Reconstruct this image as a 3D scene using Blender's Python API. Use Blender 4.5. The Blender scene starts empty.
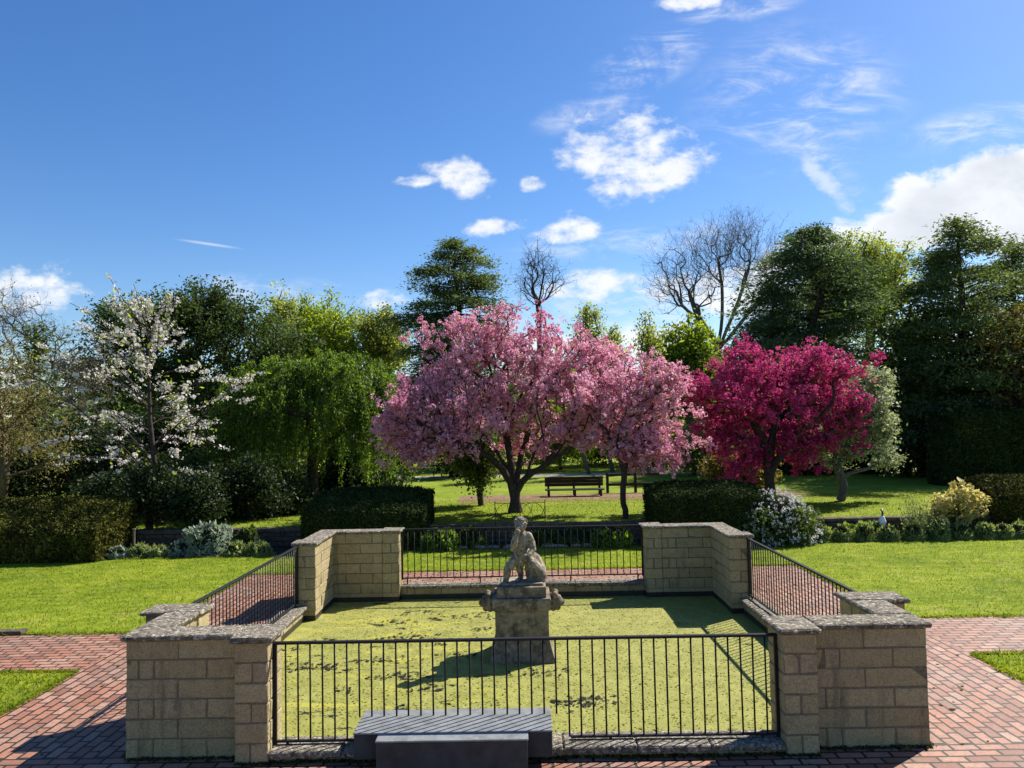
import bpy, math, random
import numpy as np
from mathutils import Vector, Matrix

# ------------------------------------------------------------------ camera, sky, sun, exposure
S = bpy.context.scene
COL = S.collection
CAM_H = 2.75
CAM_X = -0.01
F_PX = 769.0
YAW, PITCH, ROLL = math.radians(-0.46), math.radians(2.99), math.radians(1.1)
_f = Vector((math.sin(YAW) * math.cos(PITCH), math.cos(YAW) * math.cos(PITCH), math.sin(PITCH)))
_r = Vector((math.cos(YAW), -math.sin(YAW), 0))
_u = _r.cross(_f)
R_ = _r * math.cos(ROLL) - _u * math.sin(ROLL)
U_ = _r * math.sin(ROLL) + _u * math.cos(ROLL)
cam = bpy.data.cameras.new('camera')
cam.sensor_width = 36.0
cam.lens = F_PX / 1024 * 36.0
cam.clip_start = 0.05
cam.clip_end = 3000
co = bpy.data.objects.new('camera', cam)
COL.objects.link(co)
m = Matrix((R_, U_, -_f)).transposed().to_4x4()
m.translation = (CAM_X, 0, CAM_H)
co.matrix_world = m
S.camera = co

SUN_DIR = Vector((0.80, 0.62, 1.0)).normalized()       # towards the sun
SUN_EL = math.asin(SUN_DIR.z)
SUN_AZ = math.atan2(SUN_DIR.x, SUN_DIR.y)
sl = bpy.data.lights.new('sun', 'SUN')
sl.energy = 5.0
sl.angle = math.radians(0.5)
sl.color = (1.0, 0.95, 0.86)
so = bpy.data.objects.new('sun', sl)
COL.objects.link(so)
so.rotation_euler = (-SUN_DIR).to_track_quat('-Z', 'Y').to_euler()
so.location = (20, 15, 30)

S.view_settings.view_transform = 'Standard'
S.view_settings.look = 'None'
S.view_settings.exposure = 0.85
S.view_settings.gamma = 1.0
S.view_settings.use_curve_mapping = False
SKY_STRENGTH = 0.115
try:
    S.cycles.max_bounces = 6
    S.cycles.diffuse_bounces = 3
    S.cycles.transmission_bounces = 3
    S.cycles.glossy_bounces = 2
    S.cycles.transparent_max_bounces = 4
except Exception:
    pass


class NT:
    """tiny helper around a node tree"""
    def __init__(self, tree):
        self.t = tree

    def node(self, typ, **kw):
        n = self.t.nodes.new(typ)
        for k, v in kw.items():
            setattr(n, k, v)
        return n

    def put(self, sock, v):
        if isinstance(v, bpy.types.NodeSocket):
            self.t.links.new(v, sock)
        else:
            sock.default_value = v

    def math(self, op, a, b=0.0, c=None, clamp=False):
        n = self.node('ShaderNodeMath', operation=op, use_clamp=clamp)
        self.put(n.inputs[0], a)
        self.put(n.inputs[1], b)
        if c is not None:
            self.put(n.inputs[2], c)
        return n.outputs[0]

    def mix(self, fac, a, b, blend='MIX'):
        n = self.node('ShaderNodeMix', data_type='RGBA', blend_type=blend)
        self.put(n.inputs[0], fac)
        self.put(n.inputs[6], a)
        self.put(n.inputs[7], b)
        return n.outputs[2]

    def noise(self, vec, scale, detail=4.0, rough=0.55, dist=0.0):
        n = self.node('ShaderNodeTexNoise')
        if vec is not None:
            self.put(n.inputs['Vector'], vec)
        n.inputs['Scale'].default_value = scale
        n.inputs['Detail'].default_value = detail
        n.inputs['Roughness'].default_value = rough
        n.inputs['Distortion'].default_value = dist
        return n.outputs[0]

    def ramp(self, fac, stops, interp='LINEAR'):
        n = self.node('ShaderNodeValToRGB')
        n.color_ramp.interpolation = interp
        els = n.color_ramp.elements
        while len(els) < len(stops):
            els.new(0.5)
        for e, (p, c) in zip(els, stops):
            e.position = p
            e.color = (c[0], c[1], c[2], 1.0) if len(c) == 3 else c
        self.put(n.inputs[0], fac)
        return n.outputs[0]

    def smooth(self, v, lo, hi):
        n = self.node('ShaderNodeMapRange', interpolation_type='SMOOTHSTEP')
        self.put(n.inputs[0], v)
        n.inputs[1].default_value = lo
        n.inputs[2].default_value = hi
        return n.outputs[0]


W = bpy.data.worlds.new('World')
S.world = W
W.use_nodes = True
W.node_tree.nodes.clear()
w = NT(W.node_tree)
sky = w.node('ShaderNodeTexSky', sky_type='NISHITA')
sky.sun_disc = False
sky.sun_elevation = SUN_EL
sky.sun_rotation = SUN_AZ
sky.altitude = 100
sky.air_density = 1.0
sky.dust_density = 0.35
sky.ozone_density = 3.0
hs = w.node('ShaderNodeHueSaturation')
hs.inputs['Saturation'].default_value = 1.28
hs.inputs['Value'].default_value = 0.74
hs.inputs['Hue'].default_value = 0.508
w.put(hs.inputs['Color'], sky.outputs[0])
SKYCOL = hs.outputs[0]


def gn(px, py):
    """direction of the sky seen at a place, as east/north and up/north slopes"""
    d = _f + R_ * ((px - 512) / F_PX) + U_ * ((384 - py) / F_PX)
    return d.x / d.y, d.z / d.y


tc = w.node('ShaderNodeTexCoord')
sep = w.node('ShaderNodeSeparateXYZ')
w.put(sep.inputs[0], tc.outputs['Generated'])
yy = w.math('MAXIMUM', sep.outputs[1], 0.02)
uu = w.math('DIVIDE', sep.outputs[0], yy)
vv = w.math('DIVIDE', sep.outputs[2], yy)
cxy = w.node('ShaderNodeCombineXYZ')
w.put(cxy.inputs[0], uu)
w.put(cxy.inputs[1], w.math('MULTIPLY', vv, 1.5))
UV = cxy.outputs[0]


def blob(px, py, rx, ry, rot=0.0):
    """1 at the middle of a cloud falling to 0 at its edge and below 0 outside"""
    cu, cv = gn(px, py)
    a = math.radians(rot)
    du = w.math('SUBTRACT', uu, cu)
    dv = w.math('SUBTRACT', vv, cv)
    p = w.math('ADD', w.math('MULTIPLY', du, math.cos(a) * F_PX / rx), w.math('MULTIPLY', dv, math.sin(a) * F_PX / rx))
    q = w.math('ADD', w.math('MULTIPLY', du, -math.sin(a) * F_PX / ry), w.math('MULTIPLY', dv, math.cos(a) * F_PX / ry))
    r2 = w.math('ADD', w.math('MULTIPLY', p, p), w.math('MULTIPLY', q, q))
    return w.math('MAXIMUM', w.math('SUBTRACT', 1.0, w.math('SQRT', r2)), -1.5)


def union(items):
    o = items[0]
    for i in items[1:]:
        o = w.math('MAXIMUM', o, i)
    return o


cum = union([blob(*a) for a in (
    (14, 292, 78, 32), (468, 176, 44, 24, -10), (414, 181, 36, 8), (531, 183, 20, 10), (622, 146, 66, 48),
    (655, 177, 90, 22, 17), (566, 233, 46, 18, 6), (493, 227, 38, 11), (584, 287, 48, 20), (684, 1, 44, 12), (815, 250, 80, 26, 20), (560, 350, 90, 24), (730, 290, 110, 34), (650, 345, 90, 26),
    (380, 300, 30, 12))])
bank = union([blob(*a) for a in ((965, 208, 100, 44), (1020, 186, 105, 52), (1080, 220, 150, 74), (910, 230, 66, 28))])
bank = w.math('MINIMUM', w.math('MULTIPLY', bank, 3.0), 1.35)
cum = w.math('MAXIMUM', w.math('MINIMUM', w.math('MULTIPLY', cum, 1.5), 0.78), bank)
n1 = w.noise(UV, 11.0, 11.0, 0.60, 0.15)
n2 = w.noise(UV, 34.0, 8.0, 0.62, 0.1)
nn = w.math('ADD', w.math('MULTIPLY', w.math('SUBTRACT', n1, 0.5), 3.2), w.math('MULTIPLY', w.math('SUBTRACT', n2, 0.5), 1.7))
cden = w.smooth(w.math('ADD', cum, nn), 0.06, 1.05)
# thin high cloud: combed streaks inside soft fans
mp = w.node('ShaderNodeMapping')
mp.inputs['Rotation'].default_value = (0, 0, math.radians(-38))
mp.inputs['Scale'].default_value = (5.0, 11.0, 1.0)
w.put(mp.inputs[0], UV)
s1 = w.noise(mp.outputs[0], 1.5, 10.0, 0.66, 1.6)
s2 = w.noise(UV, 7.0, 10.0, 0.68, 1.3)
cir = union([blob(*a) for a in (
    (800, 100, 130, 95, 10), (822, 165, 95, 26, -45), (650, 60, 80, 36, 25), (590, 112, 70, 22, 15), (980, 125, 110, 26, 12),
    (640, 240, 150, 22, 4), (270, 292, 110, 22, -6), (740, 10, 80, 16, 10), (600, 320, 190, 60, 0))])
cirn = w.math('MULTIPLY', w.smooth(w.math('ADD', w.math('MULTIPLY', s1, 0.65), w.math('MULTIPLY', s2, 0.45)), 0.46, 0.80), w.smooth(cir, -0.05, 0.75))
con = w.smooth(blob(209, 244, 42, 2.2, -9.5), 0.0, 0.9)
tail = w.math('MULTIPLY', w.smooth(w.math('ADD', blob(822, 178, 66, 13, -48), w.math('MULTIPLY', w.math('SUBTRACT', n2, 0.5), 1.8)), 0.0, 0.9), 0.55)
thin = w.math('MAXIMUM', w.math('MULTIPLY', cirn, 0.85), w.math('MAXIMUM', w.math('MULTIPLY', con, 0.45), tail), clamp=True)
dens = w.math('MAXIMUM', cden, thin, clamp=True)
mp2 = w.node('ShaderNodeMapping')
mp2.inputs['Location'].default_value = (-0.012, 0.03, 0)
w.put(mp2.inputs[0], UV)
n3 = w.noise(mp2.outputs[0], 9.0, 6.0, 0.6, 0.35)
puff = w.smooth(w.math('ADD', cum, w.math('MULTIPLY', w.math('SUBTRACT', n3, 0.5), 2.6)), 0.6, 1.9)
ccol = w.mix(puff, (4.85, 4.95, 5.1, 1), (3.7, 3.85, 4.1, 1))
front = w.smooth(sep.outputs[1], 0.03, 0.2)
skyc = w.mix(w.math('MULTIPLY', w.math('MULTIPLY', dens, front), 0.95), SKYCOL, ccol)
bg = w.node('ShaderNodeBackground')
w.put(bg.inputs[0], skyc)
bg.inputs[1].default_value = SKY_STRENGTH
wo = w.node('ShaderNodeOutputWorld')
w.t.links.new(bg.outputs[0], wo.inputs[0])
W.cycles.sampling_method = 'MANUAL'
W.cycles.sample_map_resolution = 512

# ------------------------------------------------------------------ helpers
rng = np.random.default_rng(7)
random.seed(7)


def at(px, py, y):
    """world point at depth y seen at a pixel of the photograph"""
    d = _f + R_ * ((px - 512) / F_PX) + U_ * ((384 - py) / F_PX)
    t = y / d.y
    return np.array((CAM_X + d.x * t, y, CAM_H + d.z * t))


def unit(v):
    return v / np.maximum(np.linalg.norm(v, axis=-1, keepdims=True), 1e-9)


class Buf:
    def __init__(self):
        self.v, self.f, self.n = [], [], 0

    def add(self, verts, faces, mat=0, smooth=False):
        verts = np.asarray(verts, dtype=np.float64).reshape(-1, 3)
        self.v.append(verts)
        self.f.append((np.asarray(faces, dtype=np.int64) + self.n, mat, smooth))
        self.n += len(verts)

    def box(self, x0, x1, y0, y1, z0, z1, mat=0, bev=0.0, rot=0.0, pivot=None, jit=0.0):
        lo = np.array((min(x0, x1), min(y0, y1), min(z0, z1)))
        hi = np.array((max(x0, x1), max(y0, y1), max(z0, z1)))
        if bev <= 0:
            v = np.array([[(lo, hi)[i][0], (lo, hi)[j][1], (lo, hi)[k][2]] for i in (0, 1) for j in (0, 1) for k in (0, 1)])
            q = np.array([(0, 1, 3, 2), (4, 6, 7, 5), (0, 4, 5, 1), (2, 3, 7, 6), (0, 2, 6, 4), (1, 5, 7, 3)])
            t = np.zeros((0, 3), int)
        else:
            bev = min(bev, 0.45 * float((hi - lo).min()))
            v, q, t = [], [], []
            idx = {}
            for c in [(i, j, k) for i in (0, 1) for j in (0, 1) for k in (0, 1)]:
                for a in range(3):
                    p = [0, 0, 0]
                    for b in range(3):
                        e = (lo, hi)[c[b]][b]
                        p[b] = e if b == a else e + (bev if c[b] == 0 else -bev)
                    idx[(c, a)] = len(v)
                    v.append(p)
            v = np.array(v)
            cs = [(i, j, k) for i in (0, 1) for j in (0, 1) for k in (0, 1)]
            for a in range(3):
                b, c_ = (a + 1) % 3, (a + 2) % 3
                for s in (0, 1):
                    def cc(sb, sc):
                        x = [0, 0, 0]
                        x[a], x[b], x[c_] = s, sb, sc
                        return tuple(x)
                    q.append([idx[(cc(0, 0), a)], idx[(cc(1, 0), a)], idx[(cc(1, 1), a)], idx[(cc(0, 1), a)]])
                for sb in (0, 1):
                    for sc in (0, 1):
                        def ce(sa):
                            x = [0, 0, 0]
                            x[a], x[b], x[c_] = sa, sb, sc
                            return tuple(x)
                        q.append([idx[(ce(0), b)], idx[(ce(1), b)], idx[(ce(1), c_)], idx[(ce(0), c_)]])
            for c in cs:
                t.append([idx[(c, 0)], idx[(c, 1)], idx[(c, 2)]])
            q, t = np.array(q), np.array(t)
        cen = (lo + hi) / 2
        for arr in (q, t):
            for i in range(len(arr)):
                p = v[arr[i]]
                nrm = np.cross(p[1] - p[0], p[2] - p[0])
                if np.dot(nrm, p.mean(0) - cen) < 0:
                    arr[i] = arr[i][::-1]
        if jit:
            v = v + rng.normal(0, jit, v.shape)
        if rot:
            pv = cen if pivot is None else np.array(pivot)
            c, s = math.cos(rot), math.sin(rot)
            d = v - pv
            v = np.stack((d[:, 0] * c - d[:, 1] * s, d[:, 0] * s + d[:, 1] * c, d[:, 2]), 1) + pv
        n0 = self.n
        self.v.append(v)
        self.n += len(v)
        self.f.append((q + n0, mat, False))
        if len(t):
            self.f.append((t + n0, mat, False))

    def tube(self, pts, rad, k=6, mat=0, cap=True):
        pts = np.asarray(pts, float)
        n = len(pts)
        rad = np.broadcast_to(np.asarray(rad, float), (n,))
        tan = np.gradient(pts, axis=0)
        tan = unit(tan)
        ref = np.array((0, 0, 1.0)) if abs(tan[0][2]) < 0.9 else np.array((1.0, 0, 0))
        a = np.cross(tan, ref)
        bad = np.linalg.norm(a, axis=1) < 1e-3
        a[bad] = np.array((0.0, 1.0, 0))
        a = unit(a)
        for i in range(1, n):
            p = a[i - 1] - tan[i] * np.dot(a[i - 1], tan[i])
            l = np.linalg.norm(p)
            a[i] = p / l if l > 1e-6 else a[i]
        b = np.cross(tan, a)
        th = np.arange(k) * 2 * math.pi / k
        ring = pts[:, None, :] + rad[:, None, None] * (np.cos(th)[None, :, None] * a[:, None, :] + np.sin(th)[None, :, None] * b[:, None, :])
        i = np.arange(n - 1)[:, None] * k
        j = np.arange(k)[None, :]
        jn = (j + 1) % k
        q = np.stack((i + j, i + jn, i + k + jn, i + k + j), -1).reshape(-1, 4)
        n0 = self.n
        self.v.append(ring.reshape(-1, 3))
        self.n += n * k
        self.f.append((q + n0, mat, True))
        if cap and k > 2:
            self.f.append((np.array([list(range(k))[::-1]]) + n0, mat, False))
            self.f.append((np.array([list(range((n - 1) * k, n * k))]) + n0, mat, False))

    def ball(self, c, r, mat=0, seg=12, rings=8):
        c = np.asarray(c, float)
        r = np.broadcast_to(np.asarray(r, float), (3,))
        th = np.linspace(0, math.pi, rings + 1)[1:-1]
        ph = np.arange(seg) * 2 * math.pi / seg
        g = np.stack((np.sin(th)[:, None] * np.cos(ph), np.sin(th)[:, None] * np.sin(ph), np.cos(th)[:, None] + 0 * ph), -1).reshape(-1, 3)
        v = np.vstack(([0, 0, 1], g, [0, 0, -1])) * r + c
        f = []
        for i in range(rings - 2):
            for j in range(seg):
                f.append((1 + i * seg + j, 1 + (i + 1) * seg + j, 1 + (i + 1) * seg + (j + 1) % seg, 1 + i * seg + (j + 1) % seg))
        t = [(0, 1 + j, 1 + (j + 1) % seg) for j in range(seg)]
        last = len(v) - 1
        t += [(last, 1 + (rings - 2) * seg + (j + 1) % seg, 1 + (rings - 2) * seg + j) for j in range(seg)]
        n0 = self.n
        self.v.append(v)
        self.n += len(v)
        self.f.append((np.array(f) + n0, mat, True))
        self.f.append((np.array(t) + n0, mat, True))

    def leaves(self, c, size, aspect=0.55, up=0.5, mat=0, out=None, long_dir=None, fold=0.15, var=0.35):
        """many diamond leaves, one at each centre"""
        c = np.asarray(c, float)
        n = len(c)
        if n == 0:
            return
        nr = unit(rng.normal(size=(n, 3)))
        nr = nr + np.array((0, 0, up))
        if out is not None:
            nr = nr + out
        nr = unit(nr)
        a = rng.normal(size=(n, 3)) if long_dir is None else long_dir + rng.normal(size=(n, 3)) * 0.35
        t = unit(a - nr * (a * nr).sum(1, keepdims=True))
        b = np.cross(nr, t)
        l = size * np.exp(rng.normal(0, var, (n, 1))) * 0.5
        wd = l * aspect
        f = nr * wd * fold
        v = np.stack((c - t * l, c + b * wd + f, c + t * l, c - b * wd + f), 1).reshape(-1, 3)
        q = np.arange(n * 4).reshape(n, 4)
        self.add(v, q, mat)

    def build(self, name, mats, parent=None, loc=None):
        me = bpy.data.meshes.new(name)
        v = np.vstack(self.v)
        if parent is not None:
            q = parent
            while q is not None:
                v = v - np.array(q.location)
                q = q.parent
        elif loc is not None:
            v = v - np.array(loc)
        me.vertices.add(len(v))
        me.vertices.foreach_set('co', v.astype(np.float32).ravel())
        loops = np.concatenate([f.ravel() for f, _, _ in self.f])
        tot = np.concatenate([np.full(len(f), f.shape[1]) for f, _, _ in self.f])
        mi = np.concatenate([np.full(len(f), k) for f, k, _ in self.f])
        sm = np.concatenate([np.full(len(f), s) for f, _, s in self.f])
        st = np.concatenate(([0], np.cumsum(tot)[:-1]))
        me.loops.add(len(loops))
        me.loops.foreach_set('vertex_index', loops.astype(np.int32))
        me.polygons.add(len(tot))
        me.polygons.foreach_set('loop_start', st.astype(np.int32))
        me.polygons.foreach_set('material_index', mi.astype(np.int32))
        me.polygons.foreach_set('use_smooth', sm.astype(bool))
        me.update(calc_edges=True)
        for mm in (mats if isinstance(mats, (list, tuple)) else [mats]):
            me.materials.append(mm)
        o = bpy.data.objects.new(name, me)
        COL.objects.link(o)
        if parent is not None:
            o.parent = parent
        elif loc is not None:
            o.location = loc
        return o


def thing(name, label, cat, loc=(0, 0, 0), group=None):
    o = bpy.data.objects.new(name, None)
    o.empty_display_size = 0.2
    COL.objects.link(o)
    o.location = [float(x) for x in loc]
    o['label'] = label
    o['category'] = cat
    if group:
        o['group'] = group
    return o


def tag(o, label, cat, group=None, kind=None):
    o['label'] = label
    o['category'] = cat
    if group:
        o['group'] = group
    if kind:
        o['kind'] = kind
    return o


def struct(o, label=None):
    o['kind'] = 'structure'
    return o


# ------------------------------------------------------------------ materials
def new_mat(name):
    mt = bpy.data.materials.new(name)
    mt.use_nodes = True
    mt.node_tree.nodes.clear()
    n = NT(mt.node_tree)
    out = n.node('ShaderNodeOutputMaterial')
    return mt, n, out


def principled(n, out, col, rough=0.8, bump=None, bstr=0.3, bdist=0.02, spec=0.3, metal=0.0):
    p = n.node('ShaderNodeBsdfPrincipled')
    n.put(p.inputs['Base Color'], col)
    n.put(p.inputs['Roughness'], rough)
    p.inputs['Specular IOR Level'].default_value = spec
    p.inputs['Metallic'].default_value = metal
    if bump is not None:
        b = n.node('ShaderNodeBump')
        b.inputs['Strength'].default_value = bstr
        b.inputs['Distance'].default_value = bdist
        n.put(b.inputs['Height'], bump)
        n.t.links.new(b.outputs[0], p.inputs['Normal'])
    n.t.links.new(p.outputs[0], out.inputs[0])
    return p


def objco(n):
    return n.node('ShaderNodeTexCoord').outputs['Object']


def leaf_mat(name, dark, mid, light, trans=0.4, patch=0.8, rough=0.55, spec=0.25, tint=(1.25, 1.25, 0.6)):
    """dark/mid/light: the real leaf colours of young and old leaves and clumps"""
    mt, n, out = new_mat(name)
    isl = n.node('ShaderNodeNewGeometry').outputs['Random Per Island']
    nz = n.noise(objco(n), patch, 3.0, 0.6)
    k = n.math('ADD', n.math('MULTIPLY', isl, 0.55), n.math('MULTIPLY', n.math('SUBTRACT', nz, 0.28), 1.05), clamp=True)
    c = n.ramp(k, ((0.1, dark), (0.5, mid), (0.92, light)))
    p = n.node('ShaderNodeBsdfPrincipled')
    n.put(p.inputs['Base Color'], c)
    p.inputs['Roughness'].default_value = rough
    p.inputs['Specular IOR Level'].default_value = spec
    tr = n.node('ShaderNodeBsdfTranslucent')
    n.put(tr.inputs[0], n.mix(1.0, c, (tint[0], tint[1], tint[2], 1), 'MULTIPLY'))
    mx = n.node('ShaderNodeMixShader')
    mx.inputs[0].default_value = trans
    n.t.links.new(p.outputs[0], mx.inputs[1])
    n.t.links.new(tr.outputs[0], mx.inputs[2])
    n.t.links.new(mx.outputs[0], out.inputs[0])
    return mt


def bark_mat(name, a, b, scale=14.0):
    mt, n, out = new_mat(name)
    nz = n.noise(objco(n), scale, 6.0, 0.65, 0.4)
    principled(n, out, n.ramp(nz, ((0.3, a), (0.7, b))), 0.9, nz, 0.6, 0.03, 0.15)
    return mt


def plain_mat(name, col, rough=0.6, var=0.25, scale=20.0, spec=0.3, bstr=0.15, metal=0.0):
    mt, n, out = new_mat(name)
    nz = n.noise(objco(n), scale, 5.0, 0.6)
    lo = tuple(c * (1 - var) for c in col)
    hi = tuple(min(1, c * (1 + var)) for c in col)
    principled(n, out, n.ramp(nz, ((0.3, lo), (0.7, hi))), rough, nz, bstr, 0.01, spec, metal)
    return mt


def stone_blocks():
    mt, n, out = new_mat('honey_stone_block')
    oc = objco(n)
    isl = n.node('ShaderNodeNewGeometry').outputs['Random Per Island']
    base = n.ramp(isl, ((0.0, (0.41, 0.325, 0.165)), (0.35, (0.46, 0.365, 0.185)), (0.7, (0.51, 0.41, 0.215)), (1.0, (0.45, 0.345, 0.195))))
    fine = n.noise(oc, 60.0, 5.0, 0.7)
    big = n.noise(oc, 3.2, 5.0, 0.6, 0.4)
    c = n.mix(n.math('MULTIPLY', n.smooth(fine, 0.4, 0.65), 0.55), base, (0.15, 0.12, 0.07, 1))
    c = n.mix(n.math('MULTIPLY', n.smooth(n.noise(oc, 11.0, 5.0, 0.7), 0.45, 0.7), 0.4), c, (0.19, 0.16, 0.10, 1))
    # weather stains: run-down streaks, dirt and lichen
    mp = n.node('ShaderNodeMapping')
    mp.inputs['Scale'].default_value = (7.0, 7.0, 0.9)
    n.put(mp.inputs[0], oc)
    st = n.noise(mp.outputs[0], 1.0, 4.0, 0.6, 0.3)
    c = n.mix(n.math('MULTIPLY', n.smooth(st, 0.55, 0.74), 0.6), c, (0.085, 0.075, 0.05, 1))
    c = n.mix(n.math('MULTIPLY', n.smooth(big, 0.55, 0.8), 0.45), c, (0.17, 0.15, 0.085, 1))
    lich = n.noise(oc, 23.0, 3.0, 0.6)
    c = n.mix(n.math('MULTIPLY', n.smooth(lich, 0.66, 0.74), 0.45), c, (0.50, 0.47, 0.36, 1))
    med = n.noise(oc, 17.0, 6.0, 0.7)
    principled(n, out, c, 0.93, n.math('ADD', n.math('MULTIPLY', med, 1.0), n.math('MULTIPLY', fine, 0.4)), 1.0, 0.02, 0.15)
    return mt


def mottled(name, dark, mid, pale, s1=16.0, lo=0.42, hi=0.62, bstr=0.8, dist=0.01, pale_amt=0.85):
    mt, n, out = new_mat(name)
    oc = objco(n)
    a = n.noise(oc, s1, 5.0, 0.65, 0.3)
    b = n.noise(oc, s1 * 2.3, 5.0, 0.7)
    g = n.noise(oc, s1 * 0.23, 4.0, 0.6)
    c = n.mix(n.smooth(a, lo - 0.12, hi), dark + (1,), mid + (1,))
    c = n.mix(n.math('MULTIPLY', n.smooth(b, lo + 0.08, hi + 0.06), pale_amt), c, pale + (1,))
    c = n.mix(n.math('MULTIPLY', n.smooth(g, 0.5, 0.75), 0.5), c, dark + (1,))
    principled(n, out, c, 0.93, n.math('ADD', a, b), bstr, dist, 0.15)
    return mt


def brick_mat(name, swap):
    mt, n, out = new_mat(name)
    oc = objco(n)
    mp = n.node('ShaderNodeMapping')
    if swap:
        mp.inputs['Rotation'].default_value = (0, 0, math.radians(90))
    n.put(mp.inputs[0], oc)
    warp = n.node('ShaderNodeTexNoise')
    n.put(warp.inputs['Vector'], oc)
    warp.inputs['Scale'].default_value = 5.0
    wv = n.node('ShaderNodeVectorMath', operation='MULTIPLY_ADD')
    n.put(wv.inputs[0], warp.outputs[1])
    wv.inputs[1].default_value = (0.022, 0.022, 0)
    n.put(wv.inputs[2], mp.outputs[0])
    bt = n.node('ShaderNodeTexBrick')
    n.put(bt.inputs['Vector'], wv.outputs[0])
    bt.inputs['Scale'].default_value = 1.0
    bt.inputs['Brick Width'].default_value = 0.225
    bt.inputs['Row Height'].default_value = 0.1125
    bt.inputs['Mortar Size'].default_value = 0.013
    bt.inputs['Mortar Smooth'].default_value = 0.2
    bt.inputs['Bias'].default_value = -0.1
    bt.inputs['Color1'].default_value = (0.0, 0.0, 0.0, 1)
    bt.inputs['Color2'].default_value = (1.0, 1.0, 1.0, 1)
    bt.inputs['Mortar'].default_value = (0.0, 0.0, 0.0, 1)
    base = n.ramp(bt.outputs[0], ((0.0, (0.23, 0.098, 0.058)), (0.25, (0.33, 0.135, 0.078)), (0.5, (0.38, 0.165, 0.10)), (0.75, (0.39, 0.20, 0.13)), (0.92, (0.42, 0.25, 0.175)), (1.0, (0.47, 0.36, 0.27))))
    big = n.noise(oc, 0.9, 5.0, 0.6)
    c = n.mix(n.math('MULTIPLY', n.smooth(big, 0.42, 0.7), 0.5), base, (0.27, 0.19, 0.145, 1))
    d = n.noise(oc, 22.0, 6.0, 0.7)
    c = n.mix(n.math('MULTIPLY', n.smooth(d, 0.42, 0.7), 0.55), c, (0.13, 0.07, 0.05, 1))
    e = n.noise(oc, 7.0, 5.0, 0.7)
    c = n.mix(n.math('MULTIPLY', n.smooth(e, 0.6, 0.76), 0.4), c, (0.42, 0.33, 0.25, 1))
    moss = n.mix(n.smooth(n.noise(oc, 2.2, 4.0, 0.6), 0.4, 0.65), (0.022, 0.018, 0.014, 1), (0.03, 0.03, 0.014, 1))
    dirt = n.noise(oc, 1.6, 7.0, 0.72, 0.6)
    c = n.mix(n.math('MULTIPLY', n.smooth(dirt, 0.54, 0.72), 0.6), c, (0.12, 0.095, 0.07, 1))
    c = n.mix(bt.outputs[1], c, moss)
    h = n.math('SUBTRACT', n.math('MULTIPLY', d, 0.25), n.math('MULTIPLY', bt.outputs[1], 1.0))
    h = n.math('ADD', h, n.math('MULTIPLY', bt.outputs[0], 0.25))
    principled(n, out, c, 0.66, h, 1.0, 0.013, 0.38)
    return mt


def grass_ground(name, a, b, c_, dry):
    mt, n, out = new_mat(name)
    oc = objco(n)
    big = n.noise(oc, 0.55, 5.0, 0.6)
    med = n.noise(oc, 3.5, 5.0, 0.65)
    fine = n.noise(oc, 45.0, 4.0, 0.75)
    mpg = n.node('ShaderNodeMapping')
    mpg.inputs['Scale'].default_value = (0.9, 4.5, 1.0)
    n.put(mpg.inputs[0], oc)
    band = n.noise(mpg.outputs[0], 1.3, 5.0, 0.65, 0.5)
    k = n.math('ADD', n.math('MULTIPLY', n.math('ADD', big, band), 0.33), n.math('ADD', n.math('MULTIPLY', med, 0.3), n.math('MULTIPLY', fine, 0.14)))
    c = n.ramp(k, ((0.42, a), (0.55, b), (0.67, c_)))
    c = n.mix(n.math('MULTIPLY', n.smooth(n.noise(oc, 1.7, 6.0, 0.72), 0.52, 0.72), 0.65), c, dry + (1,))
    principled(n, out, c, 0.9, n.math('ADD', fine, n.math('MULTIPLY', med, 0.6)), 0.5, 0.03, 0.1)
    return mt


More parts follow.
